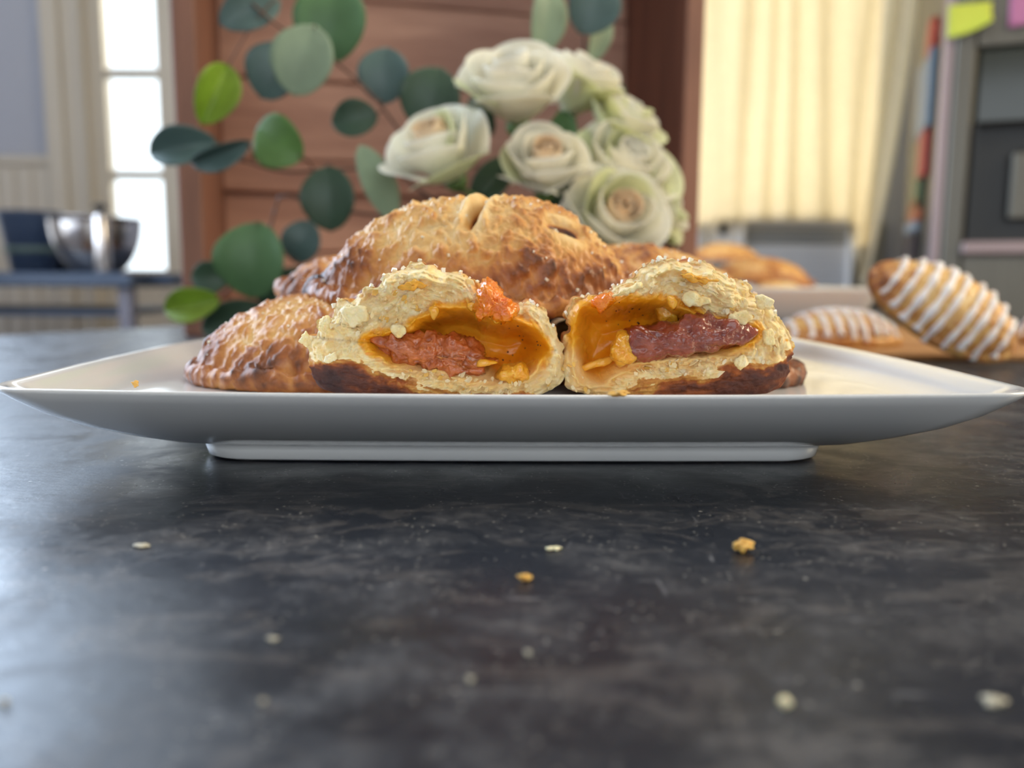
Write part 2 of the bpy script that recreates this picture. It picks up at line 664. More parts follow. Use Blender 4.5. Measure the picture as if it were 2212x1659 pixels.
def sx(px, d, py=260):
    return float(U(px, py, d)[0])


def sx6(px, d):
    return sx(px, d, 590)


def sz(py, d):
    return float(U(CX, py, d)[2])


DX0, DX1 = sx(190, YB), sx(396, YB)          # door opening
WX0, WX1 = sx(1450, YB), sx(1915, YB)        # window opening
WZ0, WZ1 = -0.12, 1.32
DZ1 = 1.2
structure('floor', box_vf(-3.7, 2.2, -2.2, YB + .1, FZ - .05, FZ), M_FLOOR)
structure('ceiling', box_vf(-3.7, 2.2, -2.2, YB + .1, CZ, CZ + .05), M_CEIL)
structure('wall_back', join([
    box_vf(-3.7, -3.4, YB, YB + .1, FZ, CZ), box_vf(-3.4, -2.15, YB, YB + .1, FZ, -.1), box_vf(-3.4, -2.15, YB, YB + .1, 1.4, CZ),  # unseen window opening at far left, added for a bluish worktop glow
    box_vf(-2.15, DX0, YB, YB + .1, FZ, DZ1), box_vf(-2.15, -2.05, YB, YB + .1, DZ1, CZ),
    box_vf(-2.05, -.7, YB, YB + .1, 1.78, CZ), box_vf(-2.05, -.7, YB, YB + .1, DZ1, DZ1 + .06),
    box_vf(DX1, -.7, YB, YB + .1, FZ, DZ1),
    box_vf(-.7, WX0, YB, YB + .1, FZ, CZ),
    box_vf(WX0, WX1, YB, YB + .1, FZ, WZ0),
    box_vf(WX0, WX1, YB, YB + .1, WZ1, CZ),
    box_vf(WX1, 2.2, YB, YB + .1, FZ, CZ)]), M_WALL)
# right wall; left and rear walls with unseen openings added for light
structure('wall_left', join([
    box_vf(-1.6, -1.5, -2.2, 0.4, FZ, CZ), box_vf(-1.6, -1.5, 2.0, 2.2, FZ, CZ),
    box_vf(-1.6, -1.5, 0.4, 2.0, FZ, 0.05), box_vf(-1.6, -1.5, 0.4, 2.0, 1.5, CZ), box_vf(-3.7, -1.5, 2.2, 2.26, FZ, CZ), box_vf(-3.7, -3.6, 2.26, YB, FZ, CZ)]), M_WALL)
structure('wall_right', box_vf(2.1, 2.2, -2.2, YB, FZ, CZ), M_WALLW)
structure('wall_front', join([
    box_vf(-1.5, -1.3, -2.2, -2.1, FZ, CZ), box_vf(1.7, 2.2, -2.2, -2.1, FZ, CZ),
    box_vf(-1.3, 1.7, -2.2, -2.1, FZ, -0.05), box_vf(-1.3, 1.7, -2.2, -2.1, 1.25, CZ)]), M_WALLW)
# white panelling below a rail, left of the door
rail_z = sz(345, YB)
structure('trim_1', join([box_vf(-2.08, DX0 - .12, YB - .02, YB, FZ, rail_z - .03)] +
                         [box_vf(-2.08, DX0 - .12, YB - .035, YB, rail_z - .03, rail_z, .004)] +
                         [box_vf(-2.08 + .06 * i, -2.08 + .06 * i + .05, YB - .026, YB - .019, FZ + .1, rail_z - .04, .002)
                          for i in range(int((DX0 - .12 + 2.08) / .06))]), M_TRIM)
# door casing: three stepped strips
cs = join([box_vf(sx(112, YB), sx(150, YB), YB - .045, YB, FZ, DZ1 + .05, .004),
           box_vf(sx(150, YB), sx(192, YB), YB - .03, YB, FZ, DZ1 + .05, .004),
           box_vf(sx(192, YB), sx(200, YB), YB - .05, YB, FZ, DZ1 + .05, .003)])
structure('trim_2', cs, M_TRIM)

# glazed door
door = empty('door_1', ((DX0 + DX1) / 2, YB + .02, FZ), kind='structure')


def dpart(name, vf, mat):
    return mk(name, vf[0], vf[1], mat, door, False, world=True)


y0, y1 = YB - .01, YB + .045
pl, pr = sx(233, YB), sx(346, YB)
dpart('stile', box_vf(DX0, pl, y0, y1, FZ, DZ1, .005), M_TRIM)
dpart('stile', box_vf(pr, DX1, y0, y1, FZ, DZ1, .005), M_TRIM)
bars = [sz(596, YB), sz(382, YB), sz(162, YB), sz(-60, YB), sz(-285, YB)]
dpart('bottom_panel', box_vf(pl, pr, y0 + .012, y1 - .012, FZ, bars[0], .003), M_TRIM)
for i, z in enumerate(bars):
    dpart('glazing_bar', box_vf(pl, pr, y0 + .006, y1 - .006, z - .014, z + .014, .004), M_TRIM)
for a, b in zip(bars[:-1], bars[1:]):
    dpart('pane', box_vf(pl, pr, y0 + .026, y0 + .03, a + .014, b - .014), M_GLASS)

# added transom above the view, for bright sky reflections on the worktop
tw = empty('added_transom', (-1.375, YB + .05, DZ1 + .06), kind='structure')
for i in range(4):
    x_ = -2.05 + i * .45
    mk('mullion', *box_vf(max(x_ - .02, -2.05), min(x_ + .02, -.7), YB + .02, YB + .07, DZ1 + .06, 1.78, .003), M_TRIM, tw, False, world=True)
mk('pane', *box_vf(-2.04, -.71, YB + .05, YB + .054, DZ1 + .06, 1.78), M_GLASS, tw, False, world=True)

# window frame behind the curtain
win = empty('window_1', ((WX0 + WX1) / 2, YB + .05, WZ0), kind='structure')
for nm, vf in (('jamb', box_vf(WX0, WX0 + .04, YB + .02, YB + .08, WZ0, WZ1, .004)),
               ('jamb', box_vf(WX1 - .04, WX1, YB + .02, YB + .08, WZ0, WZ1, .004)),
               ('head', box_vf(WX0 + .04, WX1 - .04, YB + .02, YB + .08, WZ1 - .04, WZ1, .004)),
               ('sill', box_vf(WX0 - .03, WX1 + .03, YB - .21, YB + .08, WZ0 - .03, WZ0, .004))):
    mk(nm, vf[0], vf[1], M_TRIM, win, False, world=True)
mk('pane', *box_vf(WX0 + .04, WX1 - .04, YB + .045, YB + .05, .30, WZ1 - .04), M_GLASS, win, False, world=True)

# ------------------------------------------------------------------ worktop and the cabinet under it
c1 = P(0, 724)
c2 = P(392, 703)
ed = (c2 - c1) / np.linalg.norm(c2 - c1)
a0 = c1 - ed * 1.3
poly = [(a0[0], a0[1]), (.76, -0.25), (.76, 1.52), (0.2, 1.45), (c2[0] + .012, c2[1] + .006), (c2[0] - .004, c2[1] - .01)]
if poly[0][1] > -0.25:
    poly[0] = (a0[0], -0.25)


def slab(poly, z0, z1, b):
    c = np.mean(poly, axis=0)
    def ring(k, z):
        out = []
        for p in poly:
            v = np.array(p) - c
            out.append(tuple(c + v * (1 - k / np.linalg.norm(v))) + (z,))
        return out
    R = [ring(b, z0), ring(0, z0 + b), ring(0, z1 - b), ring(b * .3, z1 - b * .3), ring(b, z1)]
    n = len(poly)
    V = [p for r in R for p in r]
    F = grid_faces(len(R), n)
    F.append(list(range(n - 1, -1, -1)))
    F.append(list(range(len(V) - n, len(V))))
    return V, F


o = mk('worktop', *slab(poly, -.035, 0, .004), M_STONE, None, False)
tag(o, 'dark scuffed stone worktop with pale scratches, carrying the white plate of pies', 'worktop')
inner = [tuple(np.array(p) * 0.93 + np.array((0.01, 0.05))) for p in poly]
o = mk('island_cabinet', *slab(inner, FZ, -.0352, .004), M_WALLW, None, False)
tag(o, 'cream painted island cabinet under the dark stone worktop', 'cabinet')

# ------------------------------------------------------------------ main plate
ZR, ZFL = 0.027, 0.0185
PLC = np.array([-0.0005, 0.3315])
PS = 1.018


def plate_contour(h, rc, bow, n=240):
    """rounded square with sides bowed outward by bow"""
    t = np.linspace(0, 2 * PI, n, endpoint=False)
    e = 2.0 / (rc)
    c, s = np.cos(t), np.sin(t)
    x = np.sign(c) * np.abs(c) ** (2 / rc)
    y = np.sign(s) * np.abs(s) ** (2 / rc)
    return np.stack([x * h, y * h], 1)


def square_contour(h, r, bow, n_side=44, n_c=16):
    """rounded square, corner radius r, sides bowed outward by bow"""
    pts = []
    q = h - r
    for k in range(4):
        a0 = -PI / 4 + k * PI / 2
        rot = np.array([[math.cos(k * PI / 2), -math.sin(k * PI / 2)], [math.sin(k * PI / 2), math.cos(k * PI / 2)]])
        for i in range(n_side):
            s = -1 + 2 * i / n_side
            pts.append(rot @ np.array([h + bow * (1 - s * s) , s * q]))
        for i in range(n_c):
            a = PI / 2 * i / n_c
            pts.append(rot @ np.array([q + r * math.cos(a), q + r * math.sin(a)]))
    return np.array(pts)


def square_dish(name, cx, cy, prof, mat, rotz=0, parent=None, aspect=1.0):
    """prof: list of (half, corner radius, bow, z)"""
    R = []
    for h, r, bow, z in prof:
        c = square_contour(h, r, bow)
        c[:, 1] *= aspect
        R.append(np.concatenate([c, np.full((len(c), 1), z)], 1))
    V = np.concatenate(R)
    n = len(R[0])
    F = grid_faces(len(prof), n)
    F.append(list(range(n - 1, -1, -1)))
    F.append(list(range(len(V) - n, len(V))))
    o = mk(name, V, F, mat, parent)
    o.location = (cx, cy, 0)
    o.rotation_euler = (0, 0, rotz)
    return o


prof = [(.0895, .014, .001, .0012), (.0925, .015, .001, .0003), (.094, .015, .001, .0012), (.0945, .015, .001, .0038), (.0945, .015, .001, .0052),
        (.097, .016, .0015, .006), (.102, .017, .002, .0076), (.110, .018, .003, .0108), (.1185, .019, .004, .0150),
        (.125, .020, .0055, .0194), (.1295, .021, .007, .0234), (.1318, .021, .0075, .0259), (.132, .021, .0075, .0267),
        (.1314, .021, .0075, .0270), (.1302, .021, .0075, .0268), (.1282, .021, .007, .0258), (.1250, .02, .0065, .0233), (.1216, .02, .006, .0208),
        (.1176, .019, .005, .0193), (.1120, .018, .004, .0186), (.106, .018, .003, .0185), (.07, .015, .001, .0185)]
prof = [(h * PS, r * .75, b_ * .85, z) if i > 5 else (h * 1.012, r, b_, z) for i, (h, r, b_, z) in enumerate(prof)]
pl_o = square_dish('dinner_plate', PLC[0], PLC[1], prof, M_CERAMIC, math.radians(0.8))
tag(pl_o, 'large square white glazed plate with raised rim holding the apricot hand pies', 'plate')


# ------------------------------------------------------------------ whole pies
def sugar(parent, pts, nrm, rng, size=(.0003, .0007), name='sugar_crystals', mat=None):
    B = []
    for p, n in zip(pts, nrm):
        s = rng.uniform(*size)
        M = Matrix.Translation(Vector(p) + Vector(n) * s * .3) @ Euler((rng.uniform(0, 6), rng.uniform(0, 6), rng.uniform(0, 6))).to_matrix().to_4x4()
        a, b, c = s * rng.uniform(.6, 1), s * rng.uniform(.5, .9), s * rng.uniform(.4, .8)
        B.append(xf(([(-a, -b, -c), (a, -b * .8, -c), (a * .8, b, -c), (-a, b, -c * .7), (-a * .8, -b, c), (a, -b, c * .8), (a * .9, b * .9, c), (-a * .7, b, c)],
                     [[0, 3, 2, 1], [4, 5, 6, 7], [0, 1, 5, 4], [1, 2, 6, 5], [2, 3, 7, 6], [3, 0, 4, 7]]), M))
    V, F = join(B)
    return mk(name, V, F, mat or M_SUGAR, parent, False, kind='stuff')


def hand_pie(label, loc, rot, rx=.058, ry=.040, H=.034, seed=1, n=360, flange=.9, vents=(), bake=0.42, dark_edge=0.3,
             disp=1.0, name='hand_pie', group='hand pies heaped on the square plate', crystals=220, crimp=1.0, cat='pie'):
    root = empty(name, loc, rot, label, cat, group)
    rng = random.Random(seed)
    ft = .0075
    nt = max(20, int(n / 5))
    rows = []
    kinds = []
    for i in range(nt + 1):
        rho = 0.012 + (1 - 0.012) * i / nt
        rows.append((rho, 'top'))
    for a in (20, 45, 70, 90, 112, 135, 155):
        rows.append((a, 'side'))
    for rho in (.9, .6, .25, .02):
        rows.append((rho, 'bot'))
    th = np.linspace(0, 2 * PI, n, endpoint=False)
    # superelliptic outline, slightly flattened on the fold side
    rr = 1.0 + .025 * np.sin(2 * th + seed) + .018 * np.sin(3 * th + 2 * seed)
    cx = np.cos(th) * rr
    cy = np.sin(th) * rr
    cy = np.where(cy > 0, cy * .92, cy)
    G = np.zeros((len(rows), n, 3))
    edge = np.zeros((len(rows), n))
    top = np.zeros((len(rows), n))
    ncr = 34
    for i, (a, k) in enumerate(rows):
        if k == 'top':
            x = cx * a * rx
            y = cy * a * ry
            q = np.clip(a / flange, 0, 1)
            z = ft + (H - ft) * (1 - q ** 2.3) ** 0.72
            if a > flange:
                z = ft * np.ones(n)
            z = z + .0007 * crimp * np.sin(ncr * th + 1.5 * np.sin(5 * th)) * sstep(flange * .82, .96, np.full(n, a))
            edge[i] = sstep(.72, 1.0, np.full(n, a))
            top[i] = 1
        elif k == 'side':
            g = math.radians(a)
            e = .0028
            x = cx * (rx + e * math.sin(g) - 0)
            y = cy * (ry + e * math.sin(g))
            z = np.full(n, ft / 2 + (ft / 2) * math.cos(g)) + .0006 * crimp * np.sin(ncr * th) * math.cos(g / 2)
            edge[i] = 1
            top[i] = .6
        else:
            x = cx * a * rx
            y = cy * a * ry
            z = np.full(n, .0002)
            edge[i] = .8
        G[i, :, 0], G[i, :, 1], G[i, :, 2] = x, y, z
    N = grid_normals(G)
    N = np.where((N[:1, :1, 2:3] < 0), -N, N) if N[2, 0, 2] < 0 else N
    Pt = G.reshape(-1, 3)
    S = Pt + np.array([seed * .37, seed * .21, 0])
    warp = np.stack([fbm(S * 120, seed + 5, 2), fbm(S * 120 + 9, seed + 6, 2), fbm(S * 120 + 19, seed + 7, 2)], 1)
    # stretch blisters across the slope near the edges
    big = fbm(S * 45, seed, 3)
    S2 = S * np.array([1.0, 1.0, .7]) * 235 + warp * .7
    peb = 1 - np.clip(cells(S2, seed), 0, 1.1)
    bil = np.abs(fbm(S * np.array([300, 190, 260]) + warp * 1.1, seed + 3, 3))
    fine = fbm(S * 900, seed + 9, 3)
    d = (.0022 * big + .0015 * (peb - .5) + .0020 * (bil - .2) + .00035 * fine) * disp
    msk = np.clip(top.reshape(-1), 0, 1)
    brown = bake + .42 * (peb - .45) + .35 * big + .25 * (bil - .2) + dark_edge * edge.reshape(-1)
    brown = np.where(msk > .1, brown, .85)
    # vents: slits dented into the dome, their dark depth put into the colour
    for (vx, vy, ang, ln, wd, dp) in vents:
        ca, sa = math.cos(ang), math.sin(ang)
        u = (Pt[:, 0] - vx) * ca + (Pt[:, 1] - vy) * sa
        v = -(Pt[:, 0] - vx) * sa + (Pt[:, 1] - vy) * ca
        w = np.clip(1 - (u / ln) ** 2, 0, 1) * msk
        cut = w * np.exp(-(v / wd) ** 2)
        lip = w * np.exp(-((np.abs(v) - wd * 2.2) / (wd * 1.0)) ** 2)
        d = d * (1 - .8 * np.clip(cut * 2 + lip, 0, 1)) - dp * cut + .0012 * lip
        brown = brown * (1 - np.clip(cut * 1.6 + lip * .8, 0, 1)) + np.clip(cut * 1.6, 0, 1) ** 4 * .95
    V = Pt + N.reshape(-1, 3) * (d * np.clip(msk, .0, 1))[:, None]
    V[:, 2] = np.maximum(V[:, 2], 0)
    F = grid_faces(len(rows), n)
    F = [f[::-1] for f in F] if False else F
    F.append(list(range(n)))
    F.append(list(range(len(V) - n, len(V)))[::-1])
    mk('crust', V, F, M_CRUST, root, attrs={'brown': np.clip(brown, 0, 1)})
    if crystals:
        idx = [rng.randrange(0, int((nt * .97)) * n) for _ in range(crystals)]
        # area-fair: reject near the pole
        idx = [j for j in idx if rng.random() < rows[j // n][0] + .05]
        sugar(root, V[idx], N.reshape(-1, 3)[idx], rng)
    return root


def place(px, py, d):
    p = U(px, py, d)
    return p


Zf = ZFL
hand_pie('glossy brown hand pie at the front left of the plate, beside the left half',
         (-.062, .292, Zf - .0005), (0, 0, math.radians(14)), .050, .042, .031, seed=3, n=460, bake=.46, disp=1.0, crimp=1.0, flange=.975, crystals=120)
hand_pie('hand pie lying under the heap behind the right cut half', (.052, .300, Zf - .0005), (0, 0, math.radians(-10)), .050, .036, .028, seed=8, n=260, bake=.5, crystals=60)
hand_pie('hand pie in the bottom layer at the far left, behind the front one', (-.045, .372, Zf - .0005), (0, 0, math.radians(4)), .050, .036, .028, seed=12, n=240, crystals=40)
hand_pie('hand pie at the far right of the bottom layer, behind the heap', (.060, .378, Zf - .0005), (0, 0, math.radians(-8)), .050, .036, .028, seed=15, n=240, crystals=40)
hand_pie('crimped pie end peeking out between the front left pie and the top pie', (-.051, .362, .0435), (math.radians(2), math.radians(3), math.radians(-8)), .052, .034, .022, seed=21, n=300, bake=.36, crimp=1.8, crystals=60)
hand_pie('sugared pie behind the right cut half, right of the topmost pie', (.058, .368, .0435), (math.radians(2), math.radians(6), math.radians(-6)), .052, .036, .026, seed=25, n=300, bake=.45, crystals=120)
hand_pie('topmost golden hand pie with a slit vent, crowning the heap', (-.0115, .298, .0445), (math.radians(4), math.radians(1.5), math.radians(-3)), .0605, .040, .0400, seed=31, n=600, flange=.93,
         vents=((.000, -.013, math.radians(78), .015, .0017, .012), (.029, -.017, math.radians(20), .008, .0018, .0022)), bake=.31, disp=1.25, crystals=200, dark_edge=.48)


# ------------------------------------------------------------------ the two torn halves
def pillow(name, contour_px, d, thick, mat, parent, amp=.0006, freq=500, seed=0, n=96, m=14, yoff=0.0, back=1.0, attrs=None):
    """inflated lump whose outline is given at distance d"""
    C = np.array([U(a, b, d) for a, b in contour_px])
    C2 = catmull(C[:, [0, 2]], n)
    c = C2.mean(0)
    rows = []
    for s, sign in ((np.linspace(0, 1, m), -1), (np.linspace(1, 0, m)[1:], back)):
        for t in s:
            q = c + (C2 - c) * t
            prof_ = math.sqrt(max(0, 1 - t ** 2.6))
            rows.append(np.stack([q[:, 0], np.full(n, d + yoff + sign * thick * prof_), q[:, 1]], 1))
    G = np.array(rows)
    N = grid_normals(G)
    Pt = G.reshape(-1, 3)
    if N[m // 2, :, 1].mean() > 0:
        N = -N
    disp = amp * (fbm(Pt * freq, seed, 4) * 1.2 + .8 * (.5 - cells(Pt * freq * .55, seed)))
    V = Pt + N.reshape(-1, 3) * disp[:, None]
    F = grid_faces(len(rows), n)
    return mk(name, V, F, mat, parent, world=True)


def half_pie(label, outline, cavity, sepline, center, d, L, seed, cav_depth=.018, tilt=0.0):
    base = U(center[0], 870, d)
    root = empty('torn_hand_pie_half', (base[0], d, ZFL), None, label, 'pie', 'torn halves of one hand pie')
    w = lambda pts: np.array([U(a, b, d) for a, b in pts])[:, [0, 2]]
    N_, M_ = 640, 110
    O = catmull(w(outline), N_)
    # crumbly silhouette
    tng = np.roll(O, -1, 0) - np.roll(O, 1, 0)
    nrm = np.stack([tng[:, 1], -tng[:, 0]], 1)
    nrm /= np.linalg.norm(nrm, axis=1, keepdims=True)
    c = w([center])[0]
    if np.mean(np.sum(nrm * (O - c), 1)) < 0:
        nrm = -nrm
    o3 = np.stack([O[:, 0], np.zeros(N_), O[:, 1]], 1)
    zb = O[:, 1].min()
    upm = sstep(zb + .004, zb + .012, O[:, 1])
    O = O + nrm * (upm * (.0012 * fbm(o3 * 420, seed, 4) + .0016 * fbm(o3 * 170, seed + 61, 2) + .0007 * (.5 - cells(o3 * 480, seed + 2))) + .0003 * fbm(o3 * 500, seed + 4, 3))[:, None]
    cav = catmull(w(cavity), 120)
    sep = w(sepline)
    t = np.linspace(0, 1, M_) ** 1.0
    Q = (O[None, :, :] * (1 - t[:, None, None]) + c[None, None, :] * t[:, None, None]).reshape(-1, 2)
    p3 = np.stack([Q[:, 0], np.zeros(len(Q)), Q[:, 1]], 1)
    sdc = sdist(Q, cav) + .0007 * fbm(p3 * 350, seed + 20, 3)
    sdo = sdist(Q, catmull(w(outline), 160))
    y = np.zeros(len(Q))
    # cavity
    y += cav_depth * sstep(0.0, .0075, sdc) + .003 * sstep(0.006, .014, sdc)
    # torn crumb: laminated layers following the outline, broken by lumps
    lay = np.abs(fbm(np.stack([Q[:, 0] * 90, sdo * 900, Q[:, 1] * 90], 1), seed + 1, 3))
    lump = fbm(p3 * 330, seed + 2, 4)
    peb = .5 - cells(p3 * 420 + lump[:, None] * .6, seed + 3)
    cm = 1 - sstep(-.0006, .0012, sdc)
    y -= cm * (.0006 * fbm(p3 * 950, seed + 88, 3) + .0011 * fbm(np.stack([Q[:, 0] * 260, sdo * 1500, Q[:, 1] * 260], 1) + lump[:, None], seed + 51, 3) + .0014 * lump + .0011 * peb + .0014 * (lay - .2) + .0040 * fbm(p3 * 110, seed + 8, 3) - .0022 * np.clip(.28 - np.abs(fbm(p3 * 150, seed + 70, 2)), 0, 1) * 3)
    y += (1 - cm) * .0006 * fbm(p3 * 200, seed + 6, 3)
    # rounded outer lip
    y += .0045 * (1 - np.clip(sdo / .0045, 0, 1)) ** 2.2
    low = sstep(c[1] + .001, c[1] - .007, Q[:, 1])
    stain = (1 - low) * sstep(-.0022, .0010, sdc + .0016 * lump) + low * (.3 * sstep(-.004, .0, sdc + .002 * lump) + .7 * sstep(.001, .006, sdc))
    stain = stain * (.86 + .28 * fbm(p3 * 90, seed + 40, 2))
    # baked underside below the separation line
    zs = np.interp(Q[:, 0], sep[:, 0], sep[:, 1])
    lam = fbm(np.stack([Q[:, 0] * 130, 40 * y, (zs - Q[:, 1]) * 620], 1) + .8 * lump[:, None], seed + 77, 3)
    below = zs - Q[:, 1] + .0022 * lump + .0014 * lam + .004 * fbm(p3 * 60, seed + 78, 2)
    brown = np.where(below > 0, .36 + .42 * sstep(0, .004, below) * (1 + .7 * fbm(p3 * 60, seed + 9, 3)) + .16 * lam, 0)
    bm = sstep(-.0008, .0022, below)
    y = y * (1 - .75 * bm) + bm * (.0016 + .0016 * np.clip(below / .006, 0, 2) - .0007 * lam + .0003 * fbm(p3 * 700, seed + 12, 3))
    stain = stain * (1 - bm)
    topg = (1 - np.clip(sdo / .0022, 0, 1)) * upm[np.tile(np.arange(N_), M_)] * (.20 + .5 * np.clip(fbm(p3 * 130, seed + 14, 3), 0, 1))
    brown = np.maximum(brown, topg * .8)
    yel = .30 * np.clip(fbm(p3 * 120, seed + 15, 3) + .02, 0, 1)
    brown = np.maximum(brown, yel)
    V1 = np.stack([Q[:, 0], d + y, Q[:, 1]], 1)
    # shell behind
    K = 56
    ring0 = V1[:N_]
    SH = []
    cb = np.array([c[0], zb])
    for k in range(1, K + 1):
        s = k / K
        sc = math.sqrt(max(0.0, 1 - (s * .985) ** 2.2))
        q = cb + (O - cb) * (sc * np.ones(2))
        SH.append(np.stack([q[:, 0], ring0[:, 1] + L * s, q[:, 1]], 1))
    SH = np.array(SH)
    sn = grid_normals(SH)
    sp_ = SH.reshape(-1, 3)
    sgn = np.sign(np.sum(sn[2] * (SH[2] - np.array([c[0], SH[2, 0, 1], c[1]])), axis=1).mean())
    sn = sn.reshape(-1, 3) * sgn
    pb = 1 - np.clip(cells(sp_ * 235, seed + 30), 0, 1.1)
    bgn = fbm(sp_ * 50, seed + 31, 3)
    fade = np.repeat(np.clip(np.arange(1, K + 1) / 6, 0, 1), N_)
    zm = sstep(zb + .001, zb + .008, sp_[:, 2])
    V2 = sp_ + sn * (fade * (.0012 * (pb - .5) + .0015 * bgn) * zm)[:, None]
    V2[:, 2] = np.maximum(V2[:, 2], min(zb, ZFL))
    br2 = np.clip(.30 + .4 * (pb - .4) + .3 * bgn + .35 * (1 - sstep(zb, zb + .015, sp_[:, 2])), 0, 1)
    V = np.concatenate([V1, V2])
    nv1 = len(V1)
    F = grid_faces(M_, N_)
    idx = np.arange(N_)
    F += np.stack([idx, nv1 + idx, nv1 + (idx + 1) % N_, (idx + 1) % N_], 1).tolist()
    F += grid_faces(K, N_, True, nv1)
    F = [f[::-1] for f in F]
    F.append(list(range(len(V) - N_, len(V))))
    V[:, 2] -= 0
    mk('crust', V, F, M_CRUMB, root, world=True,
       attrs={'brown': np.clip(np.concatenate([brown, br2]), 0, 1), 'stain': np.concatenate([stain, np.zeros(len(V2))])})
    # loose flakes standing off the torn face
    rng = random.Random(seed)
    B, BG = [], []
    cand = [j for j in range(len(Q)) if stain[j] < .25 and bm[j] < .2 and sdo[j] > .0004]
    for k in range(150):
        j = rng.choice(cand)
        p = Vector(V1[j])
        s = rng.uniform(.0003, .0009) * (1.0 if rng.random() < .9 else 1.7)
        n_ = rng.randint(5, 7)
        pts = []
        for q in range(n_):
            a = 2 * PI * q / n_
            r_ = s * rng.uniform(.55, 1.1)
            pts.append((r_ * math.cos(a) * 1.4, r_ * math.sin(a) * .9, s * rng.uniform(-.12, .12)))
        ang = math.atan2(Q[j, 1] - c[1], Q[j, 0] - c[0]) + PI / 2
        M = Matrix.Translation(p + Vector((0, -.0003 - .3 * s, 0))) @ Matrix.Rotation(-ang, 4, 'Y') @ Euler((rng.gauss(1.1, .5), rng.gauss(0, .3), rng.gauss(0, .4))).to_matrix().to_4x4()
        th_ = .00012
        v = [tuple(M @ Vector((a, b, c_ + th_))) for a, b, c_ in pts] + [tuple(M @ Vector((a, b, c_ - th_))) for a, b, c_ in pts]
        f = [list(range(n_)), list(range(2 * n_ - 1, n_ - 1, -1))] + [[q, q + n_, (q + 1) % n_ + n_, (q + 1) % n_] for q in range(n_)]
        (BG if rng.random() < .16 else B).append((v, f))
    mk('pastry_flakes', *join(B), M_CRUMB, root, False, world=True, kind='stuff')
    o = mk('golden_flakes', *join(BG), M_FLAKE_GOLD, root, False, world=True, kind='stuff')
    # coarse sugar along the top crust
    ti = [j for j in range(N_) if O[j, 1] > c[1] + .006]
    js = [rng.choice(ti) for _ in range(34)]
    pts = []
    for j in js:
        k = rng.randint(0, 9)
        q = V1[j] if rng.random() < .5 else V2[k * N_ + j]
        pts.append(q - np.array(root.location))
    sugar(root, pts, [(0, -.4, .9)] * len(pts), rng, (.0004, .0009))
    # spice specks in the cavity
    cj = [j for j in range(len(Q)) if stain[j] > .9]
    sp = []
    for _ in range(16):
        p = V1[rng.choice(cj)] - np.array(root.location)
        sp.append(p)
    sugar(root, sp, [(0, -1, 0)] * len(sp), rng, (.00015, .00035), 'spice_specks', M_SPECK)
    return root


DF = 0.226
left_out = [(688, 846), (668, 822), (656, 790), (648, 755), (650, 728), (668, 722), (676, 694), (694, 686), (712, 682), (724, 655),
            (752, 650), (770, 636), (790, 618), (812, 616), (822, 592), (850, 584), (890, 571), (925, 568), (948, 580), (985, 588), (1012, 598), (1026, 616),
            (1036, 640), (1070, 650), (1115, 654), (1145, 652), (1172, 668), (1196, 698), (1208, 732), (1216, 768), (1222, 800), (1214, 830), (1192, 850),
            (1150, 866), (1080, 872), (980, 874), (860, 872), (760, 864)]
left_cav = [(786, 728), (800, 756), (846, 788), (918, 804), (1034, 822), (1092, 834), (1146, 820), (1170, 792), (1187, 757), (1174, 719),
            (1132, 688), (1078, 684), (1030, 664), (1005, 657), (947, 660), (904, 686), (882, 708), (840, 718)]
left_sep = [(600, 770), (655, 775), (690, 785), (740, 790), (790, 800), (860, 820), (950, 842), (1020, 856), (1100, 864), (1220, 868), (1260, 870)]
LH = half_pie('left torn half of an apricot hand pie, hollow with a jam blob on top', left_out, left_cav, left_sep, (948, 752), DF, .050, 41)
pillow('jam_filling', [(790, 730), (820, 724), (862, 722), (905, 718), (935, 712), (962, 722), (1000, 728), (1028, 738), (1042, 758), (1048, 778), (1078, 782),
                       (1040, 794), (1060, 812), (1034, 822), (960, 812), (900, 800), (850, 786), (812, 758)], DF, .0075, M_JAM, LH, .0022, 300, 3, 220, 40, yoff=.005)
pillow('jam_blob', [(1030, 628), (1044, 608), (1062, 604), (1080, 622), (1092, 640), (1112, 648), (1120, 668), (1112, 690), (1090, 696), (1076, 690), (1060, 682),
                    (1044, 688), (1036, 694), (1026, 680), (1026, 652)], DF, .0065, M_BLOB, LH, .0014, 450, 8, 130, 22, yoff=-.001)['label'] = 'bright orange lump of jam'
for k, cpx in enumerate([[(926, 664), (944, 662), (948, 676), (940, 692), (932, 690), (928, 676)],
                         [(1012, 655), (1026, 655), (1024, 668), (1018, 674), (1008, 664)],
                         [(1024, 668), (1044, 668), (1044, 682), (1036, 694), (1028, 690), (1024, 680)],
                         [(1062, 682), (1084, 682), (1080, 696), (1070, 700), (1064, 694)]]):
    pillow('jam_drip', cpx, DF, .0012, M_DRIP, LH, .0002, 500, 60 + k, 40, 8, yoff=.0005)
pillow('jam_tongue', [(1036, 776), (1060, 776), (1076, 782), (1060, 788), (1044, 792), (1030, 790)], DF, .0015, M_DRIP, LH, .0003, 500, 71, 40, 8, yoff=-.001)
pillow('jam_lump', [(1072, 806), (1098, 788), (1122, 786), (1142, 798), (1144, 818), (1128, 828), (1096, 826), (1074, 820)], DF, .0035, M_DRIP, LH, .001, 500, 75, 80, 14, yoff=.002)
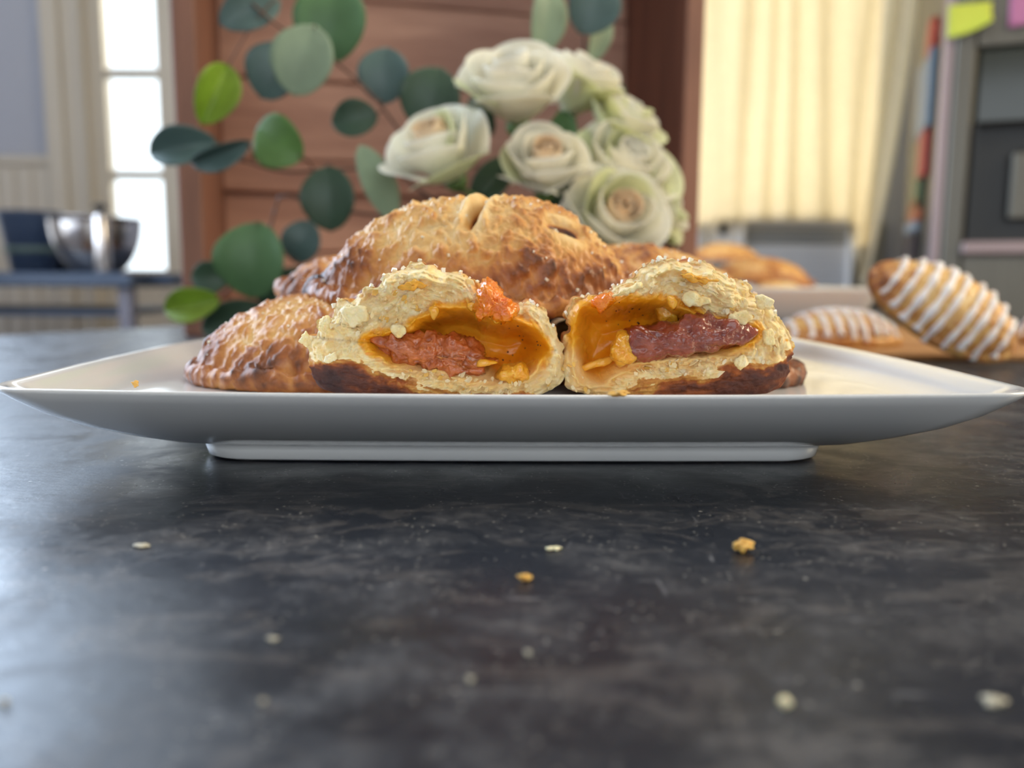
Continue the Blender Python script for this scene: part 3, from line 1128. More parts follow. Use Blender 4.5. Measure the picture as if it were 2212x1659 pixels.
for k, cpx in enumerate([[(846, 704), (864, 700), (878, 712), (874, 728), (858, 728), (848, 718)], [(694, 692), (712, 684), (716, 702), (704, 716), (692, 706)],
                         [(654, 724), (664, 716), (672, 732), (666, 748), (654, 742)], [(742, 664), (790, 660), (794, 690), (766, 704), (744, 688)],
                         [(862, 618), (900, 606), (928, 616), (900, 624), (872, 626)], [(706, 766), (726, 760), (730, 776), (714, 784), (704, 776)]]):
    pillow('crust_flake', cpx, DF, .0009, M_CRUMB if k != 4 else M_FLAKE_GLAZE, LH, .0008, 700, 80 + k, 56, 10, yoff=-.0013)

right_out = [(1232, 846), (1222, 820), (1218, 780), (1222, 745), (1232, 722), (1228, 690), (1234, 668), (1246, 652), (1262, 646), (1280, 634), (1306, 634), (1328, 618), (1352, 604),
             (1376, 602), (1390, 580), (1420, 572), (1448, 562), (1480, 564), (1520, 574), (1562, 588), (1578, 600), (1600, 602), (1628, 618), (1634, 634), (1668, 640), (1684, 664), (1700, 690),
             (1714, 720), (1722, 748), (1716, 780), (1718, 806), (1700, 838), (1664, 856), (1560, 868), (1440, 872), (1320, 868)]
right_cav = [(1236, 690), (1231, 730), (1235, 780), (1246, 814), (1272, 836), (1310, 842), (1330, 822), (1380, 790), (1450, 782), (1530, 778), (1600, 758), (1640, 728),
             (1630, 704), (1560, 690), (1500, 672), (1440, 644), (1380, 642), (1320, 648), (1280, 646), (1250, 660)]
right_sep = [(1200, 880), (1290, 872), (1340, 846), (1400, 824), (1460, 812), (1530, 802), (1600, 796), (1660, 790), (1700, 786), (1740, 770)]
RH = half_pie('right torn half of an apricot hand pie, filled with dark plum coloured jam', right_out, right_cav, right_sep, (1450, 728), DF + .001, .052, 57, .015)
pillow('jam_filling', [(1330, 738), (1350, 718), (1374, 712), (1400, 706), (1440, 698), (1476, 692), (1498, 676), (1530, 672), (1556, 684), (1590, 690), (1632, 706), (1640, 722),
                       (1610, 744), (1560, 752), (1530, 766), (1480, 770), (1440, 776), (1400, 784), (1366, 780), (1344, 774), (1326, 756)], DF, .008, M_PLUM, RH, .0018, 230, 13, 220, 40, yoff=.003)
pillow('jam_lump', [(1318, 756), (1332, 726), (1350, 716), (1368, 730), (1366, 756), (1376, 774), (1348, 792), (1328, 782)], DF, .0045, M_DRIP, RH, .001, 400, 15, 90, 16, yoff=.001)
pillow('jam_lump', [(1428, 664), (1452, 656), (1470, 664), (1474, 698), (1446, 700), (1430, 684)], DF, .002, M_DRIP, RH, .0008, 400, 17, 70, 12, yoff=.008)
pillow('jam_lump', [(1278, 648), (1300, 636), (1322, 634), (1330, 646), (1312, 668), (1296, 678), (1282, 664)], DF, .0035, M_BLOB, RH, .001, 500, 18, 80, 14, yoff=.001)
pillow('jam_drip', [(1440, 640), (1456, 642), (1462, 654), (1454, 670), (1444, 660)], DF, .0014, M_DRIP, RH, .0003, 500, 19, 40, 8, yoff=-.0005)
pillow('torn_strip', [(1256, 796), (1300, 778), (1330, 776), (1326, 790), (1290, 800), (1262, 808)], DF, .0012, M_FLAKE_GLAZE, RH, .0005, 500, 20, 50, 8, yoff=.006)
for k, cpx in enumerate([[(1474, 640), (1490, 628), (1520, 640), (1530, 654), (1500, 664), (1478, 658)], [(1570, 680), (1600, 672), (1620, 686), (1600, 700), (1572, 698)],
                         [(1540, 702), (1560, 700), (1570, 720), (1552, 730), (1542, 716)], [(1646, 716), (1664, 712), (1672, 734), (1654, 744)],
                         [(1466, 592), (1510, 596), (1550, 606), (1520, 612), (1480, 604)], [(1590, 770), (1606, 760), (1610, 784), (1596, 800), (1584, 786)],
                         [(1630, 640), (1664, 644), (1660, 668), (1636, 664)], [(1318, 640), (1374, 612), (1380, 620), (1340, 640)]]):
    pillow('crust_flake', cpx, DF, .0009, M_FLAKE_GLAZE if k in (4,) else M_CRUMB, RH, .0008, 700, 100 + k, 56, 10, yoff=-.0014)

# ------------------------------------------------------------------ crumbs
def crumb(px, py, w, h, mat, label, z=0.0, seed=0, cat='crumb'):
    p = P(px, py, z)
    s = np.linalg.norm(p - np.array([0, 0, HC])) / F_PX
    rx, rz = w * s / 2 * .85, h * s / 2 * .85
    n = 28
    V = []
    for i in range(13):
        a = PI * i / 12
        for k in range(n):
            b = 2 * PI * k / n
            V.append((rx * math.sin(a) * math.cos(b), rx * .7 * math.sin(a) * math.sin(b), -rz * math.cos(a)))
    V = np.array(V)
    q = V / max(rx, 1e-6) * 1.6 + seed * 3.1
    V = V * (1 + .8 * fbm(q * 1.3, seed, 3) + .6 * (.5 - cells(q * 1.6, seed)))[:, None]
    V[:, 2] -= V[:, 2].min()
    o = mk('pastry_crumb', V, grid_faces(13, n), mat, None)
    o.location = (p[0], p[1], z)
    tag(o, label, cat, 'pastry crumbs on the worktop')
    return o


crumb(1602, 1192, 48, 24, M_FLAKE_GOLD, 'largest golden crumb on the worktop, below the right cut half', seed=1)
crumb(1135, 1256, 28, 16, M_FLAKE_GOLD, 'small golden crumb on the worktop near the middle of the picture', seed=2)
crumb(1196, 1188, 30, 8, M_FLAKE, 'thin pale sliver of pastry on the worktop under the middle of the plate', seed=3)
crumb(1695, 1530, 26, 20, M_FLAKE, 'round pale yellow crumb low on the right, out of focus', seed=4)
crumb(2144, 1520, 46, 14, M_DULL, 'oblong dull crumb at the bottom right corner, out of focus', seed=5)
crumb(1140, 1418, 16, 12, M_DULL, 'tiny white crumb below the small golden crumb', seed=6)
crumb(10, 1524, 16, 14, M_DULL, 'pale round crumb at the left edge of the worktop', seed=7)
crumb(1016, 1474, 15, 13, M_DULL, 'pale blurred crumb in the lower middle of the worktop', seed=8)
crumb(308, 1182, 32, 6, M_DULL, 'flat pale flake on the worktop below the left end of the plate', seed=9)
crumb(590, 1384, 24, 8, M_DULL, 'pale flake on the bluish left part of the worktop', seed=10)
crumb(568, 1522, 14, 12, M_DULL, 'blurred whitish crumb lower left on the worktop', seed=11)
c_ = crumb(1338, 857, 46, 14, M_FLAKE_GOLD, 'ragged golden crumb on the front rim of the plate', z=.0271, seed=12)
c_ = crumb(293, 838, 14, 14, M_FLAKE_GOLD, 'tiny crumb inside the plate left of the front left pie', z=.0235, seed=13)

# ------------------------------------------------------------------ wooden crate behind the flowers
cr0 = P(398, 727)
YAW = math.radians(13.0)
CW, CD, CH, CT = .515, .185, .50, .021
M0 = Matrix.Rotation(YAW, 3, 'Z')
crate = empty('wooden_crate', (cr0[0], cr0[1], 0), M0, 'reddish brown wooden crate standing open-fronted behind the roses and eucalyptus', 'crate')


def cpart(name, vf, mat, label=None):
    o = mk(name, vf[0], vf[1], mat, crate, False)
    if label:
        o['label'] = label
    return o


cpart('side_board', box_vf(0, CT, 0, CD, .0002, CH, .0015), M_CRATE_Z)
cpart('side_board', box_vf(CW - CT, CW, 0, CD, .0002, CH, .0015), M_CRATE_Z)
cpart('bottom_board', box_vf(CT, CW - CT, 0, CD, .0002, CT, .0015), M_CRATE)
cpart('top_board', box_vf(CT, CW - CT, 0, CD, CH - CT, CH, .0015), M_CRATE)
cpart('gap_backing', box_vf(CT, CW - CT, CD - .0019, CD, CT, CH - CT), M_CRATE)  # added behind the planks so no light shows through their gaps
zz = [CT, .085, .150, .187, .275, .365, .44, CH - CT]
for i, (a, b) in enumerate(zip(zz[:-1], zz[1:])):
    dy = [0, .002, -.006, .001, -.001, .0015, 0][i]
    cpart('plank', box_vf(CT, CW - CT, CD - .014 + dy, CD - .002 + dy, a + .0012, b - .0012, .0015), M_CRATE)

# ------------------------------------------------------------------ vase, roses, eucalyptus
VC = np.array([.032, .585, 0])
vase = empty('vase', VC, None, 'dark glazed vase behind the pies, holding the white roses', 'vase')
vp = [(.030, .0002), (.034, .002), (.042, .02), (.044, .045), (.038, .07), (.028, .088), (.027, .094), (.031, .10), (.0285, .0995), (.025, .093), (.026, .087), (.036, .068), (.041, .045), (.039, .02), (.02, .006)]
mk('body', *lathe_vf(vp, 56), M_VASE, vase)
MOUTH = VC + np.array([0, 0, .092])


def rose(px, py, d, rpx, axis, label, seed, peach=False, green=.2, open_=1.0, ragged=0.0):
    c = U(px, py, d)
    R = rpx * d / F_PX
    ax = Vector(axis).normalized()
    q = ax.to_track_quat('Z', 'Y').to_matrix()
    base = Vector(c) - ax * R * .62
    root = empty('rose', base, q, label, 'rose', 'white roses in the vase')
    rng = random.Random(seed)
    layers = [(3, .15, 1.16, .95, .00), (3, .30, 1.24, .95, .0), (3, .52, 1.26, 1.0, .03), (4, .74, 1.18, .95, .14), (5, 1.0 * open_, .98, .9, .40)]
    ph = rng.uniform(0, 6)
    for li, (n, rt, h, aw, curl) in enumerate(layers):
        for k in range(n):
            phi = ph + 2 * PI * k / n + rng.uniform(-.15, .15)
            nu, nv = 15, 15
            u = np.linspace(-1, 1, nu)[None, :]
            v = np.linspace(0, 1, nv)[:, None]
            half = PI * aw * (1.15 if li < 2 else .62) * (2.2 / n if li >= 2 else .85)
            wv = .35 + .65 * np.sin(np.clip(v * 1.15, 0, 1) * PI / 2)
            hh = h * R * (1 + rng.uniform(-.07, .07))
            r = R * (.08 + (rt - .08) * np.sin(v * PI / 2) ** .9) * (1 + .07 * u * (1 if k % 2 else -1))
            r = r + R * curl * np.clip(v - .62, 0, 1) ** 1.6 * 2.0 * (1 + .3 * u * u)
            z = hh * v * (1 - .22 * np.abs(u) ** 2.6 * v) - R * curl * .55 * np.clip(v - .7, 0, 1) ** 2 * 3
            ang = phi + half * u * wv
            w_ = .035 * R * np.sin(3 * u + seed + k) * v ** 2
            if ragged:
                w_ = w_ + ragged * R * np.sin(17 * u + k) * np.clip(v - .7, 0, 1)
                z = z + ragged * R * .5 * np.sin(23 * u + 2 * k) * np.clip(v - .75, 0, 1)
            G = np.stack([(r + w_) * np.cos(ang), (r + w_) * np.sin(ang), z + 0 * u], -1)
            V, F = sheet(G, .0005)
            mat = M_PETAL
            if li < 2 and peach:
                mat = M_PEACH
            elif rng.random() < green * (1.6 if li >= 4 else .6):
                mat = M_PETALG
            mk('petal', V, F, mat, root)
        ph += .7
    # calyx and stem (local frame), stem runs to the vase mouth
    cal = lathe_vf([(.02 * R, -.30 * R), (.16 * R, -.26 * R), (.24 * R, -.1 * R), (.2 * R, .04 * R)], 16)
    mk('calyx', *cal, M_STEM, root)
    qi = q.inverted()
    mouth = qi @ (Vector(MOUTH) + Vector((rng.uniform(-.013, .013), rng.uniform(-.012, .012), -.005)) - base)
    foot = qi @ (Vector(VC) + Vector((rng.uniform(-.01, .01), rng.uniform(-.01, .01), .016)) - base)
    s0 = Vector((0, 0, -.28 * R))
    pts = [s0, s0.lerp(mouth, .35) + Vector((0, 0, -.1 * R)), s0.lerp(mouth, .7), mouth, foot]
    pts = catmull(np.array([tuple(p) for p in pts]), 16, False)
    mk('stem', *tube_vf(pts, .0018, 7), M_STEM, root)
    return root


def leaf_vf(px, py, d, lpx, wpx, ang, cup=.15, yaw=0.0, pitch=0.0, fold=0.0, tipp=1.0):
    """leaf centred on a pixel; ang: direction base -> tip in the picture, degrees"""
    L = lpx * d / F_PX
    W = wpx * d / F_PX
    nu, nv = 11, 17
    u = np.linspace(-1, 1, nu)[None, :]
    v = np.linspace(0, 1, nv)[:, None]
    vv = np.clip(v, .0, 1)
    prof_ = np.sin(np.clip(vv ** tipp, 0, 1) * PI) ** .55
    prof_ = np.maximum(prof_, .03)
    x = (vv - .5) * L + 0 * u
    y = u * W / 2 * prof_
    z = cup * W * (u * u * prof_ ** 2) + cup * .6 * L * (2 * vv - 1) ** 2 * -1 + fold * W * np.abs(u) * prof_ - .02 * W * np.exp(-(u / .09) ** 2)
    G = np.stack([x + 0 * z, y + 0 * z, z], -1)
    V, F = sheet(G, .0004)
    a = math.radians(ang)
    # local x -> picture direction, local z -> towards the lens
    X = Vector((math.cos(a), 0, math.sin(a)))
    Zv = Vector((0, -1, 0))
    Y = Zv.cross(X)
    M = Matrix((X, Y, Zv)).transposed()
    M = Matrix.Rotation(yaw, 3, 'Z') @ Matrix.Rotation(pitch, 3, 'X') @ M
    c = U(px, py, d)
    V = np.array([tuple(M @ Vector(p)) for p in V]) + c
    basep = np.array(tuple(M @ Vector((-L / 2, 0, 0)))) + c
    return V, F, basep


RO = [
    rose(1112, 192, .560, 118, (-.10, -.58, .80), 'tallest white rose at the top of the bouquet, facing the viewer', 1, green=.12, open_=.85),
    rose(1250, 188, .610, 98, (.35, -.35, .86), 'white rose behind and right of the tallest rose', 2, green=.5, open_=.8),
    rose(952, 330, .545, 108, (-.38, -.62, .68), 'white rose with a peach heart at the left of the bouquet', 3, peach=True, open_=.95),
    rose(1178, 362, .535, 96, (-.02, -.74, .66), 'smaller half-open white rose in the middle of the bouquet', 4, peach=True, green=.25, open_=.8),
    rose(1345, 268, .600, 80, (.45, -.45, .77), 'ragged greenish white rose at the right, below the tallest ones', 5, green=.6, ragged=.10),
    rose(1345, 368, .580, 104, (.35, -.70, .60), 'wide pale rose at the right of the bouquet, above the lowest one', 6, green=.3),
    rose(1328, 468, .545, 108, (.30, -.78, .40), 'lowest white rose, drooping to the right over the pies', 7, peach=True, green=.15, open_=.9),
    rose(1424, 452, .590, 72, (.85, -.40, .30), 'small greenish rose at the far right edge of the bouquet', 8, green=.7, ragged=.08)]


for ri, px, py, d, l, w_, ang, m in ((0, 1062, 392, .575, 130, 70, 230, 'dark'), (1, 1212, 300, .60, 120, 66, 260, 'mid'), (4, 1312, 318, .60, 120, 60, 200, 'mid'),
                                     (3, 1212, 415, .57, 120, 70, 280, 'dark'), (2, 1040, 250, .60, 90, 50, 120, 'dark'), (5, 1270, 420, .575, 110, 60, 215, 'mid')):
    V, F, b = leaf_vf(px, py, d, l, w_, ang, fold=.15)
    r_ = RO[ri]
    Mi = Matrix.LocRotScale(r_.location, r_.rotation_euler, None).inverted()
    mk('leaf', [tuple(Mi @ Vector(p)) for p in V], F, LEAFM[m], r_)


def branch(label, path, leaves, d_of, seed):
    """path: pixels with distances, from the vase mouth outward"""
    root = empty('eucalyptus_branch', MOUTH - np.array([0, 0, .07]), None, label, 'branch', 'eucalyptus branches in the vase')
    rng = random.Random(seed)
    pts = [tuple(VC + np.array([rng.uniform(-.015, .015), .006, .02])), tuple(MOUTH + np.array([rng.uniform(-.012, .012), .006, 0]))] + [tuple(U(*p)) for p in path]
    sp = catmull(np.array(pts), 40, False)
    rad = np.linspace(.0019, .0009, 40)
    mk('stem', *tube_vf(sp, list(rad), 7), M_TWIG, root, world=True)
    for lf in leaves:
        (px, py, d, l, w, ang, m) = lf[:7]
        kw = lf[7] if len(lf) > 7 else {}
        V, F, b = leaf_vf(px, py, d, l, w, ang, **kw)
        j = np.argmin(np.linalg.norm(sp - b, axis=1))
        pet = catmull(np.array([sp[j], (sp[j] + b) / 2 + np.array([0, 0, .002]), b + (np.mean(V, 0) - b) * .06]), 8, False)
        lo = mk('leaf', V, F, LEAFM[m], root, world=True)
        mk('leaf_stalk', *tube_vf(pet, .0006, 6), M_TWIG, lo, world=False).data.transform(Matrix.Translation(-Vector(root.location)))
    return root


branch('eucalyptus branch rising to the upper left with large sage leaves', [(960, 400, .60), (875, 300, .60), (820, 225, .60), (745, 150, .60), (690, 110, .60), (600, 55, .60), (545, 8, .60)],
       [(540, 22, .60, 135, 82, 205, 'slate', dict(yaw=.3)), (716, 46, .62, 165, 150, 80, 'mid'), (655, 128, .575, 150, 132, 250, 'sage', dict(cup=.12)),
        (592, 152, .61, 125, 116, 240, 'slate'), (830, 162, .61, 116, 108, 85, 'slate'), (930, 212, .60, 135, 128, 70, 'dark'),
        (765, 256, .60, 100, 78, 190, 'dark'), (466, 202, .60, 140, 86, 245, 'lime', dict(fold=.35, yaw=.5))], None, 1)
branch('eucalyptus branch reaching left across the crate with dark pointed leaves', [(960, 440, .60), (850, 372, .61), (720, 366, .61), (620, 372, .61), (540, 352, .61), (470, 336, .60)],
       [(598, 306, .585, 128, 112, 150, 'bright', dict(yaw=-.3)), (392, 318, .60, 150, 82, 188, 'slate', dict(fold=.2)), (474, 334, .59, 145, 52, 200, 'slate', dict(fold=.4, pitch=.5)),
        (710, 428, .60, 138, 116, 270, 'dark'), (818, 396, .56, 170, 78, 118, 'sage', dict(yaw=.6, cup=.05))], None, 2)
branch('eucalyptus branch hanging low at the left with one lime green leaf', [(980, 520, .60), (840, 470, .62), (700, 450, .62), (612, 420, .62), (590, 470, .62), (560, 560, .61), (480, 640, .60)],
       [(545, 562, .58, 165, 152, 262, 'mid', dict(cup=.2)), (452, 600, .62, 84, 72, 180, 'dark'), (412, 659, .585, 125, 74, 192, 'lime', dict(fold=.2)),
        (652, 522, .63, 96, 84, 250, 'slate'), (500, 690, .62, 150, 80, 200, 'dark'), (620, 640, .64, 160, 110, 220, 'dark')], None, 3)
branch('eucalyptus branch at the top behind the tallest rose, sage blue leaves', [(1190, 420, .60), (1225, 300, .64), (1255, 160, .66), (1262, 60, .66), (1250, -30, .66)],
       [(1182, 38, .64, 150, 84, 80, 'sage', dict(yaw=.5)), (1284, 12, .63, 120, 110, 60, 'slate'), (1296, 70, .66, 125, 56, 75, 'sage', dict(yaw=.6)), (1318, 205, .65, 70, 62, 20, 'dark')], None, 4)

# ------------------------------------------------------------------ chopping board and iced pastries
bz = .0062
bf = P(2050, 762, bz)[1]
bx0 = P(1600, 700, bz)[0]
board = mk('chopping_board', *box_vf(.19, .62, bf, bf + .34, .0002, bz, .0018), M_BOARD, None, False)
tag(board, 'thin golden wooden board at the right, under the iced pastries', 'board')


def iced_pie(label, loc, rot, rx, ry, H, seed, nstripe, ang, phase=0.0):
    root = hand_pie(label, loc, rot, rx, ry, H, seed, 260, .995, (), .34, .2, .55, 'iced_pastry', 'iced pastries on the wooden board', 0, .2, 'pastry')
    rng = random.Random(seed)
    ca, sa = math.cos(ang), math.sin(ang)
    ft = .0075
    for k in range(nstripe):
        off = (-1 + 2 * (k + .5) / nstripe) * rx * .92 + rng.uniform(-.001, .001)
        pts, rad = [], []
        for s in np.linspace(-1.3, 1.3, 60):
            v = s * ry * 1.15
            x = off * 1 + v * sa * .35 + rng.uniform(-.0002, .0002)
            y = v
            rho = math.sqrt((x / rx) ** 2 + (y / (ry * (.92 if y > 0 else 1))) ** 2)
            if rho > 1.0:
                continue
            q = min(rho / .995, 1)
            z = ft + (H - ft) * (1 - q ** 2.3) ** .72
            pts.append((x, y, z + .0008))
        if len(pts) < 6:
            continue
        # run of icing down both edges
        for e, i in ((pts[0], 0), (pts[-1], -1)):
            pass
        a, b = pts[0], pts[-1]
        run1, run2 = rng.uniform(.1, .9), rng.uniform(.1, .9)
        pts = [(a[0] * 1.03, a[1] * 1.06, a[2] - ft * run1)] + pts + [(b[0] * 1.03, b[1] * 1.06, b[2] - ft * run2)]
        P_ = catmull(np.array(pts), 44, False)
        w0 = rng.uniform(.0017, .0024)
        rad = [w0 * (1 + .25 * math.sin(i * .6 + k)) * (1.25 if i in (0, 1, 42, 43) else 1) for i in range(44)]
        V, F = tube_vf(P_, rad, 8)
        mk('icing_stripe', V, F, M_ICING, root)
    return root


p = P(1822, 708, bz)
iced_pie('iced pastry lying flat on the board, drips of icing down its front', (.252, .630, bz), (0, 0, math.radians(3)), .046, .034, .026, 51, 9, .2)
X = Vector((.88, -.12, -.46)).normalized()
Zx = Vector((.10, -.80, .60))
Zx = (Zx - X * Zx.dot(X)).normalized()
Y = Zx.cross(X)
Ml = Matrix((X, Y, Zx)).transposed()
cl = Vector(U(2058, 650, .525))
iced_pie('iced pastry propped up on the flat one, white stripes facing the viewer', cl - Zx * .014, Ml, .0485, .030, .026, 52, 9, .5)
iced_pie('iced pastry at the far right edge, mostly hidden by the propped one', (.455, .665, bz), (0, 0, math.radians(40)), .046, .034, .032, 53, 7, .2)

# ------------------------------------------------------------------ second dish, cake stand, more pies
dd = .93
dish = square_dish('serving_dish', .300, dd + .10, [(.095, .015, 0, .0003), (.098, .016, 0, .002), (.108, .018, .001, .02), (.117, .02, .002, .043), (.119, .02, .002, .0475), (.117, .02, .002, .048),
                                      (.113, .02, .002, .046), (.104, .018, .001, .02), (.095, .016, 0, .006), (.05, .01, 0, .006)], M_CERAMIC, 0)
tag(dish, 'deep white square dish behind the wooden board, filled with golden pies', 'dish')
G2 = 'golden pies in the dish and on the cake stand'
hand_pie('pale cut-looking pie low in the deep white dish', (.325, dd + .07, .0065), (math.radians(-14), math.radians(4), 0), .062, .042, .05, seed=61, n=200, bake=.15, dark_edge=.1, disp=.6, group=G2, crystals=0)
hand_pie('dark brown pie at the left in the deep white dish', (.268, dd + .13, .0065), (0, math.radians(-14), math.radians(10)), .056, .042, .060, seed=62, n=200, bake=.72, disp=.6, group=G2, crystals=0)
hand_pie('bright golden pie on top of the others in the deep white dish', (.318, dd + .11, .054), (math.radians(6), math.radians(5), 0), .064, .042, .030, seed=63, n=200, bake=.36, disp=.6, group=G2, crystals=0)
cs_ = empty('cake_stand', (.30, 1.31, 0), None, 'greenish white pedestal cake stand behind the deep white dish', 'cake stand')
zs_ = sz(567, 1.22)
mk('plate_top', *lathe_vf([(.02, zs_ - .008), (.06, zs_ - .006), (.098, zs_ + .002), (.1, zs_ + .004), (.097, zs_ + .004), (.06, zs_ - .002), (.001, zs_ - .003)], 48), M_CERAMIC, cs_)
mk('pedestal', *lathe_vf([(.055, .0002), (.055, .003), (.03, .01), (.014, .025), (.012, zs_ - .02), (.022, zs_ - .007)], 32), M_CERAMIC, cs_)
hand_pie('single golden pie on the cake stand', (.335, 1.30, zs_ - .002), (0, math.radians(2), 0), .064, .046, .036, seed=64, n=200, bake=.42, disp=.6, group=G2, crystals=0)

# ------------------------------------------------------------------ curtain
cd = 2.655
NU, NV = 140, 40
uu = np.linspace(0, 1, NU)
xl, xr = sx(1448, cd), sx(1985, cd)
ztop = 1.40
bot_px = np.interp(uu, [0, .05, .10, .2, .45, .72, .80, .86, .93, 1.0], [560, 545, 505, 478, 472, 474, 525, 590, 625, 565])
zb = np.array([sz(v, cd) for v in bot_px])
G = np.zeros((NV, NU, 3))
for j in range(NV):
    v = j / (NV - 1)
    pull = (1 - v) ** 2.0
    x = xl + (xr - xl) * uu - pull * (np.clip(uu - .72, 0, 1) / .28) ** 1.0 * (sx(1985, cd) - sx(1905, cd))
    z = zb + (ztop - zb) * v
    ph = uu * 2 * PI * 8 + 1.6 * np.sin(uu * 13 + 1) + .9 * np.sin(3 * v + uu * 9)
    y = cd + .018 * np.sin(ph) * (.55 + .45 * v) + .005 * np.sin(uu * 60 + 3 * v) * np.sin(uu * 11) - .05 * pull * np.exp(-((uu - .45) / .3) ** 2)
    G[j, :, 0], G[j, :, 1], G[j, :, 2] = x, y, z
cur = empty('curtain', ((xl + xr) / 2, cd, zb.min()), None, 'sheer cream curtain glowing with sun over the window and air conditioner', 'curtain')
mk('drape', *sheet(G, .0012), M_CURTAIN, cur, world=True)
mk('rod', *tube_vf([(xl - .1, cd, ztop), (xr + .06, cd, ztop)], .01, 10), M_CHROME, cur, world=True)

# ------------------------------------------------------------------ air conditioner in the window
ad = 2.69
ax0, ax1 = sx6(1512, ad), sx6(1842, ad)
az1, az0 = sz(466, ad), WZ0 + .001
ac = empty('air_conditioner', ((ax0 + ax1) / 2, ad + .1, az0), None, 'white window air conditioner with slatted front, below the curtain', 'air conditioner')
ap = lambda n_, vf, m, **k: mk(n_, vf[0], vf[1], m, ac, False, world=True)
ap('housing', join([box_vf(ax0, ax1, ad + .03, YB - .012, az0, az1, .006), box_vf(ax0, ax0 + .016, ad, ad + .03, az0, az1, .004), box_vf(ax1 - .016, ax1, ad, ad + .03, az0, az1, .004),
                    box_vf(ax0, ax1, ad, ad + .03, az1 - .016, az1, .004), box_vf(ax0, ax1, ad, ad + .03, az0, az0 + .016, .004),
                    box_vf(sx6(1594, ad), sx6(1606, ad), ad, ad + .03, az0, az1, .004)]), M_AC)
gx0, gx1 = sx6(1610, ad), ax1 - .018
zg = sz(496, ad)
k = 0
while zg > az0 + .03:
    m = M_GRILLE if k < 2 else M_AC
    ap('slat', xf(box_vf(gx0, gx1, -.002, .002, -.0125, .0125, .001), Matrix.Translation((0, ad + .016, zg)) @ Matrix.Rotation(.5, 4, 'X')), m)
    zg -= .030
    k += 1
ap('side_panel', box_vf(ax1, WX1 + .01, YB - .03, YB - .012, az0, az1, .003), M_GRILLE)
ap('side_panel', box_vf(WX0 - .01, ax0, YB - .03, YB - .012, az0, az1, .003), M_GRILLE)
ap('control_panel', box_vf(ax0 + .02, sx6(1592, ad), ad + .01, ad + .031, az0 + .02, az1 - .02, .003), M_AC)
for q in range(2):
    mk('dial', *xf(lathe_vf([(.016, 0), (.016, .012), (.012, .015), (.001, .015)], 20), Matrix.Translation((sx6(1560, ad), ad + .011, sz(492 + 60 * q, ad))) @ Matrix.Rotation(PI / 2, 4, 'X')), M_BLACK, ac, world=True)

# ------------------------------------------------------------------ refrigerator at the right
f0 = U(2026, 605, 1.60)
FYAW = math.radians(-20)
fr = empty('refrigerator', (f0[0], f0[1], FZ), (0, 0, FYAW), 'tall grey steel refrigerator with water dispenser at the right edge', 'refrigerator')
FM = Matrix.Translation((f0[0], f0[1], 0)) @ Matrix.Rotation(FYAW, 4, 'Z')


def fl(px, py):
    """place on the door front (local x, height) seen at a pixel"""
    r = Vector(ray(px, py))
    o_ = Vector((0, 0, HC))
    n_ = FM.to_3x3() @ Vector((0, -1, 0))
    t = (FM.translation - o_).dot(n_) / r.dot(n_)
    q = FM.inverted() @ (o_ + r * t)
    return q.x, q.z


def fp(n_, vf, m, label=None):
    v = [(a, b, c - FZ) for a, b, c in vf[0]]
    return mk(n_, v, vf[1], m, fr, False)


M_EDGE = plain('pinkish_steel_edge', srgb(150, 132, 132), .4, .02, metal=.4)
dx0, dzt = fl(2114, 100)
dzm, dzb = fl(2140, 265)[1], fl(2140, 520)[1]
dx1 = dx0 + .25
fp('cabinet', box_vf(-.010, .9, .06, .62, FZ + .02, 1.0, .006), M_STEEL)
fp('door', join([box_vf(0, dx0, 0, .055, FZ + .06, .98, .006), box_vf(dx1, .44, 0, .055, FZ + .06, .98, .006),
                 box_vf(dx0, dx1, 0, .055, dzt, .98), box_vf(dx0, dx1, 0, .055, FZ + .06, dzb - .03), box_vf(dx0, dx1, .05, .056, dzb - .03, dzt)]), M_STEEL)
fp('door', box_vf(.445, .9, 0, .055, FZ + .06, .98, .006), M_STEEL)
fp('door_edge_trim', box_vf(-.016, 0, .002, .055, FZ + .06, .98, .003), M_EDGE)
fp('display_panel', box_vf(dx0 + .004, dx1 - .004, .006, .05, dzm, dzt - .004, .004), M_DARKGLASS)
fp('dispenser_recess', join([box_vf(dx0 + .004, dx0 + .01, .002, .05, dzb, dzm), box_vf(dx1 - .01, dx1 - .004, .002, .05, dzb, dzm), box_vf(dx0 + .004, dx1 - .004, .046, .0499, dzb, dzm)]), M_BLACK)
fp('dispenser_paddle', box_vf(dx0 + .075, dx0 + .15, .022, .034, dzb + .04, dzm - .05, .005), M_STEEL)
fp('drip_ledge', box_vf(dx0 - .004, dx1 + .004, -.012, .05, dzb - .026, dzb - .001, .004), M_EDGE)


def note(x0, x1, z0, z1, mat, label, curl):
    nu, nv = 9, 9
    u = np.linspace(0, 1, nu)[None, :]
    v = np.linspace(0, 1, nv)[:, None]
    G = np.stack([x0 + (x1 - x0) * u + 0 * v, -.001 - curl * (1 - v) ** 2 * (.4 + .6 * u), z0 + (z1 - z0) * v + curl * .9 * u ** 2 * (1 - v) ** 1.2], -1)
    V, F = sheet(G, .0004)
    o = mk('sticky_note', V - np.array([x0, 0, z0]), F, mat, None)
    o.location = FM @ Vector((x0, 0, z0))
    o.rotation_euler = (0, 0, FYAW)
    tag(o, label, 'note', 'paper notes stuck on the refrigerator')


a, b = fl(2044, 86), fl(2143, 3)
note(a[0], b[0], a[1], b[1], M_YNOTE, 'yellow-green paper note with a curled corner on the refrigerator door', .024)
a, b = fl(2176, 62), fl(2262, -30)
note(a[0], b[0], a[1], b[1], M_PNOTE, 'plum pink paper note at the top right corner on the refrigerator', .012)


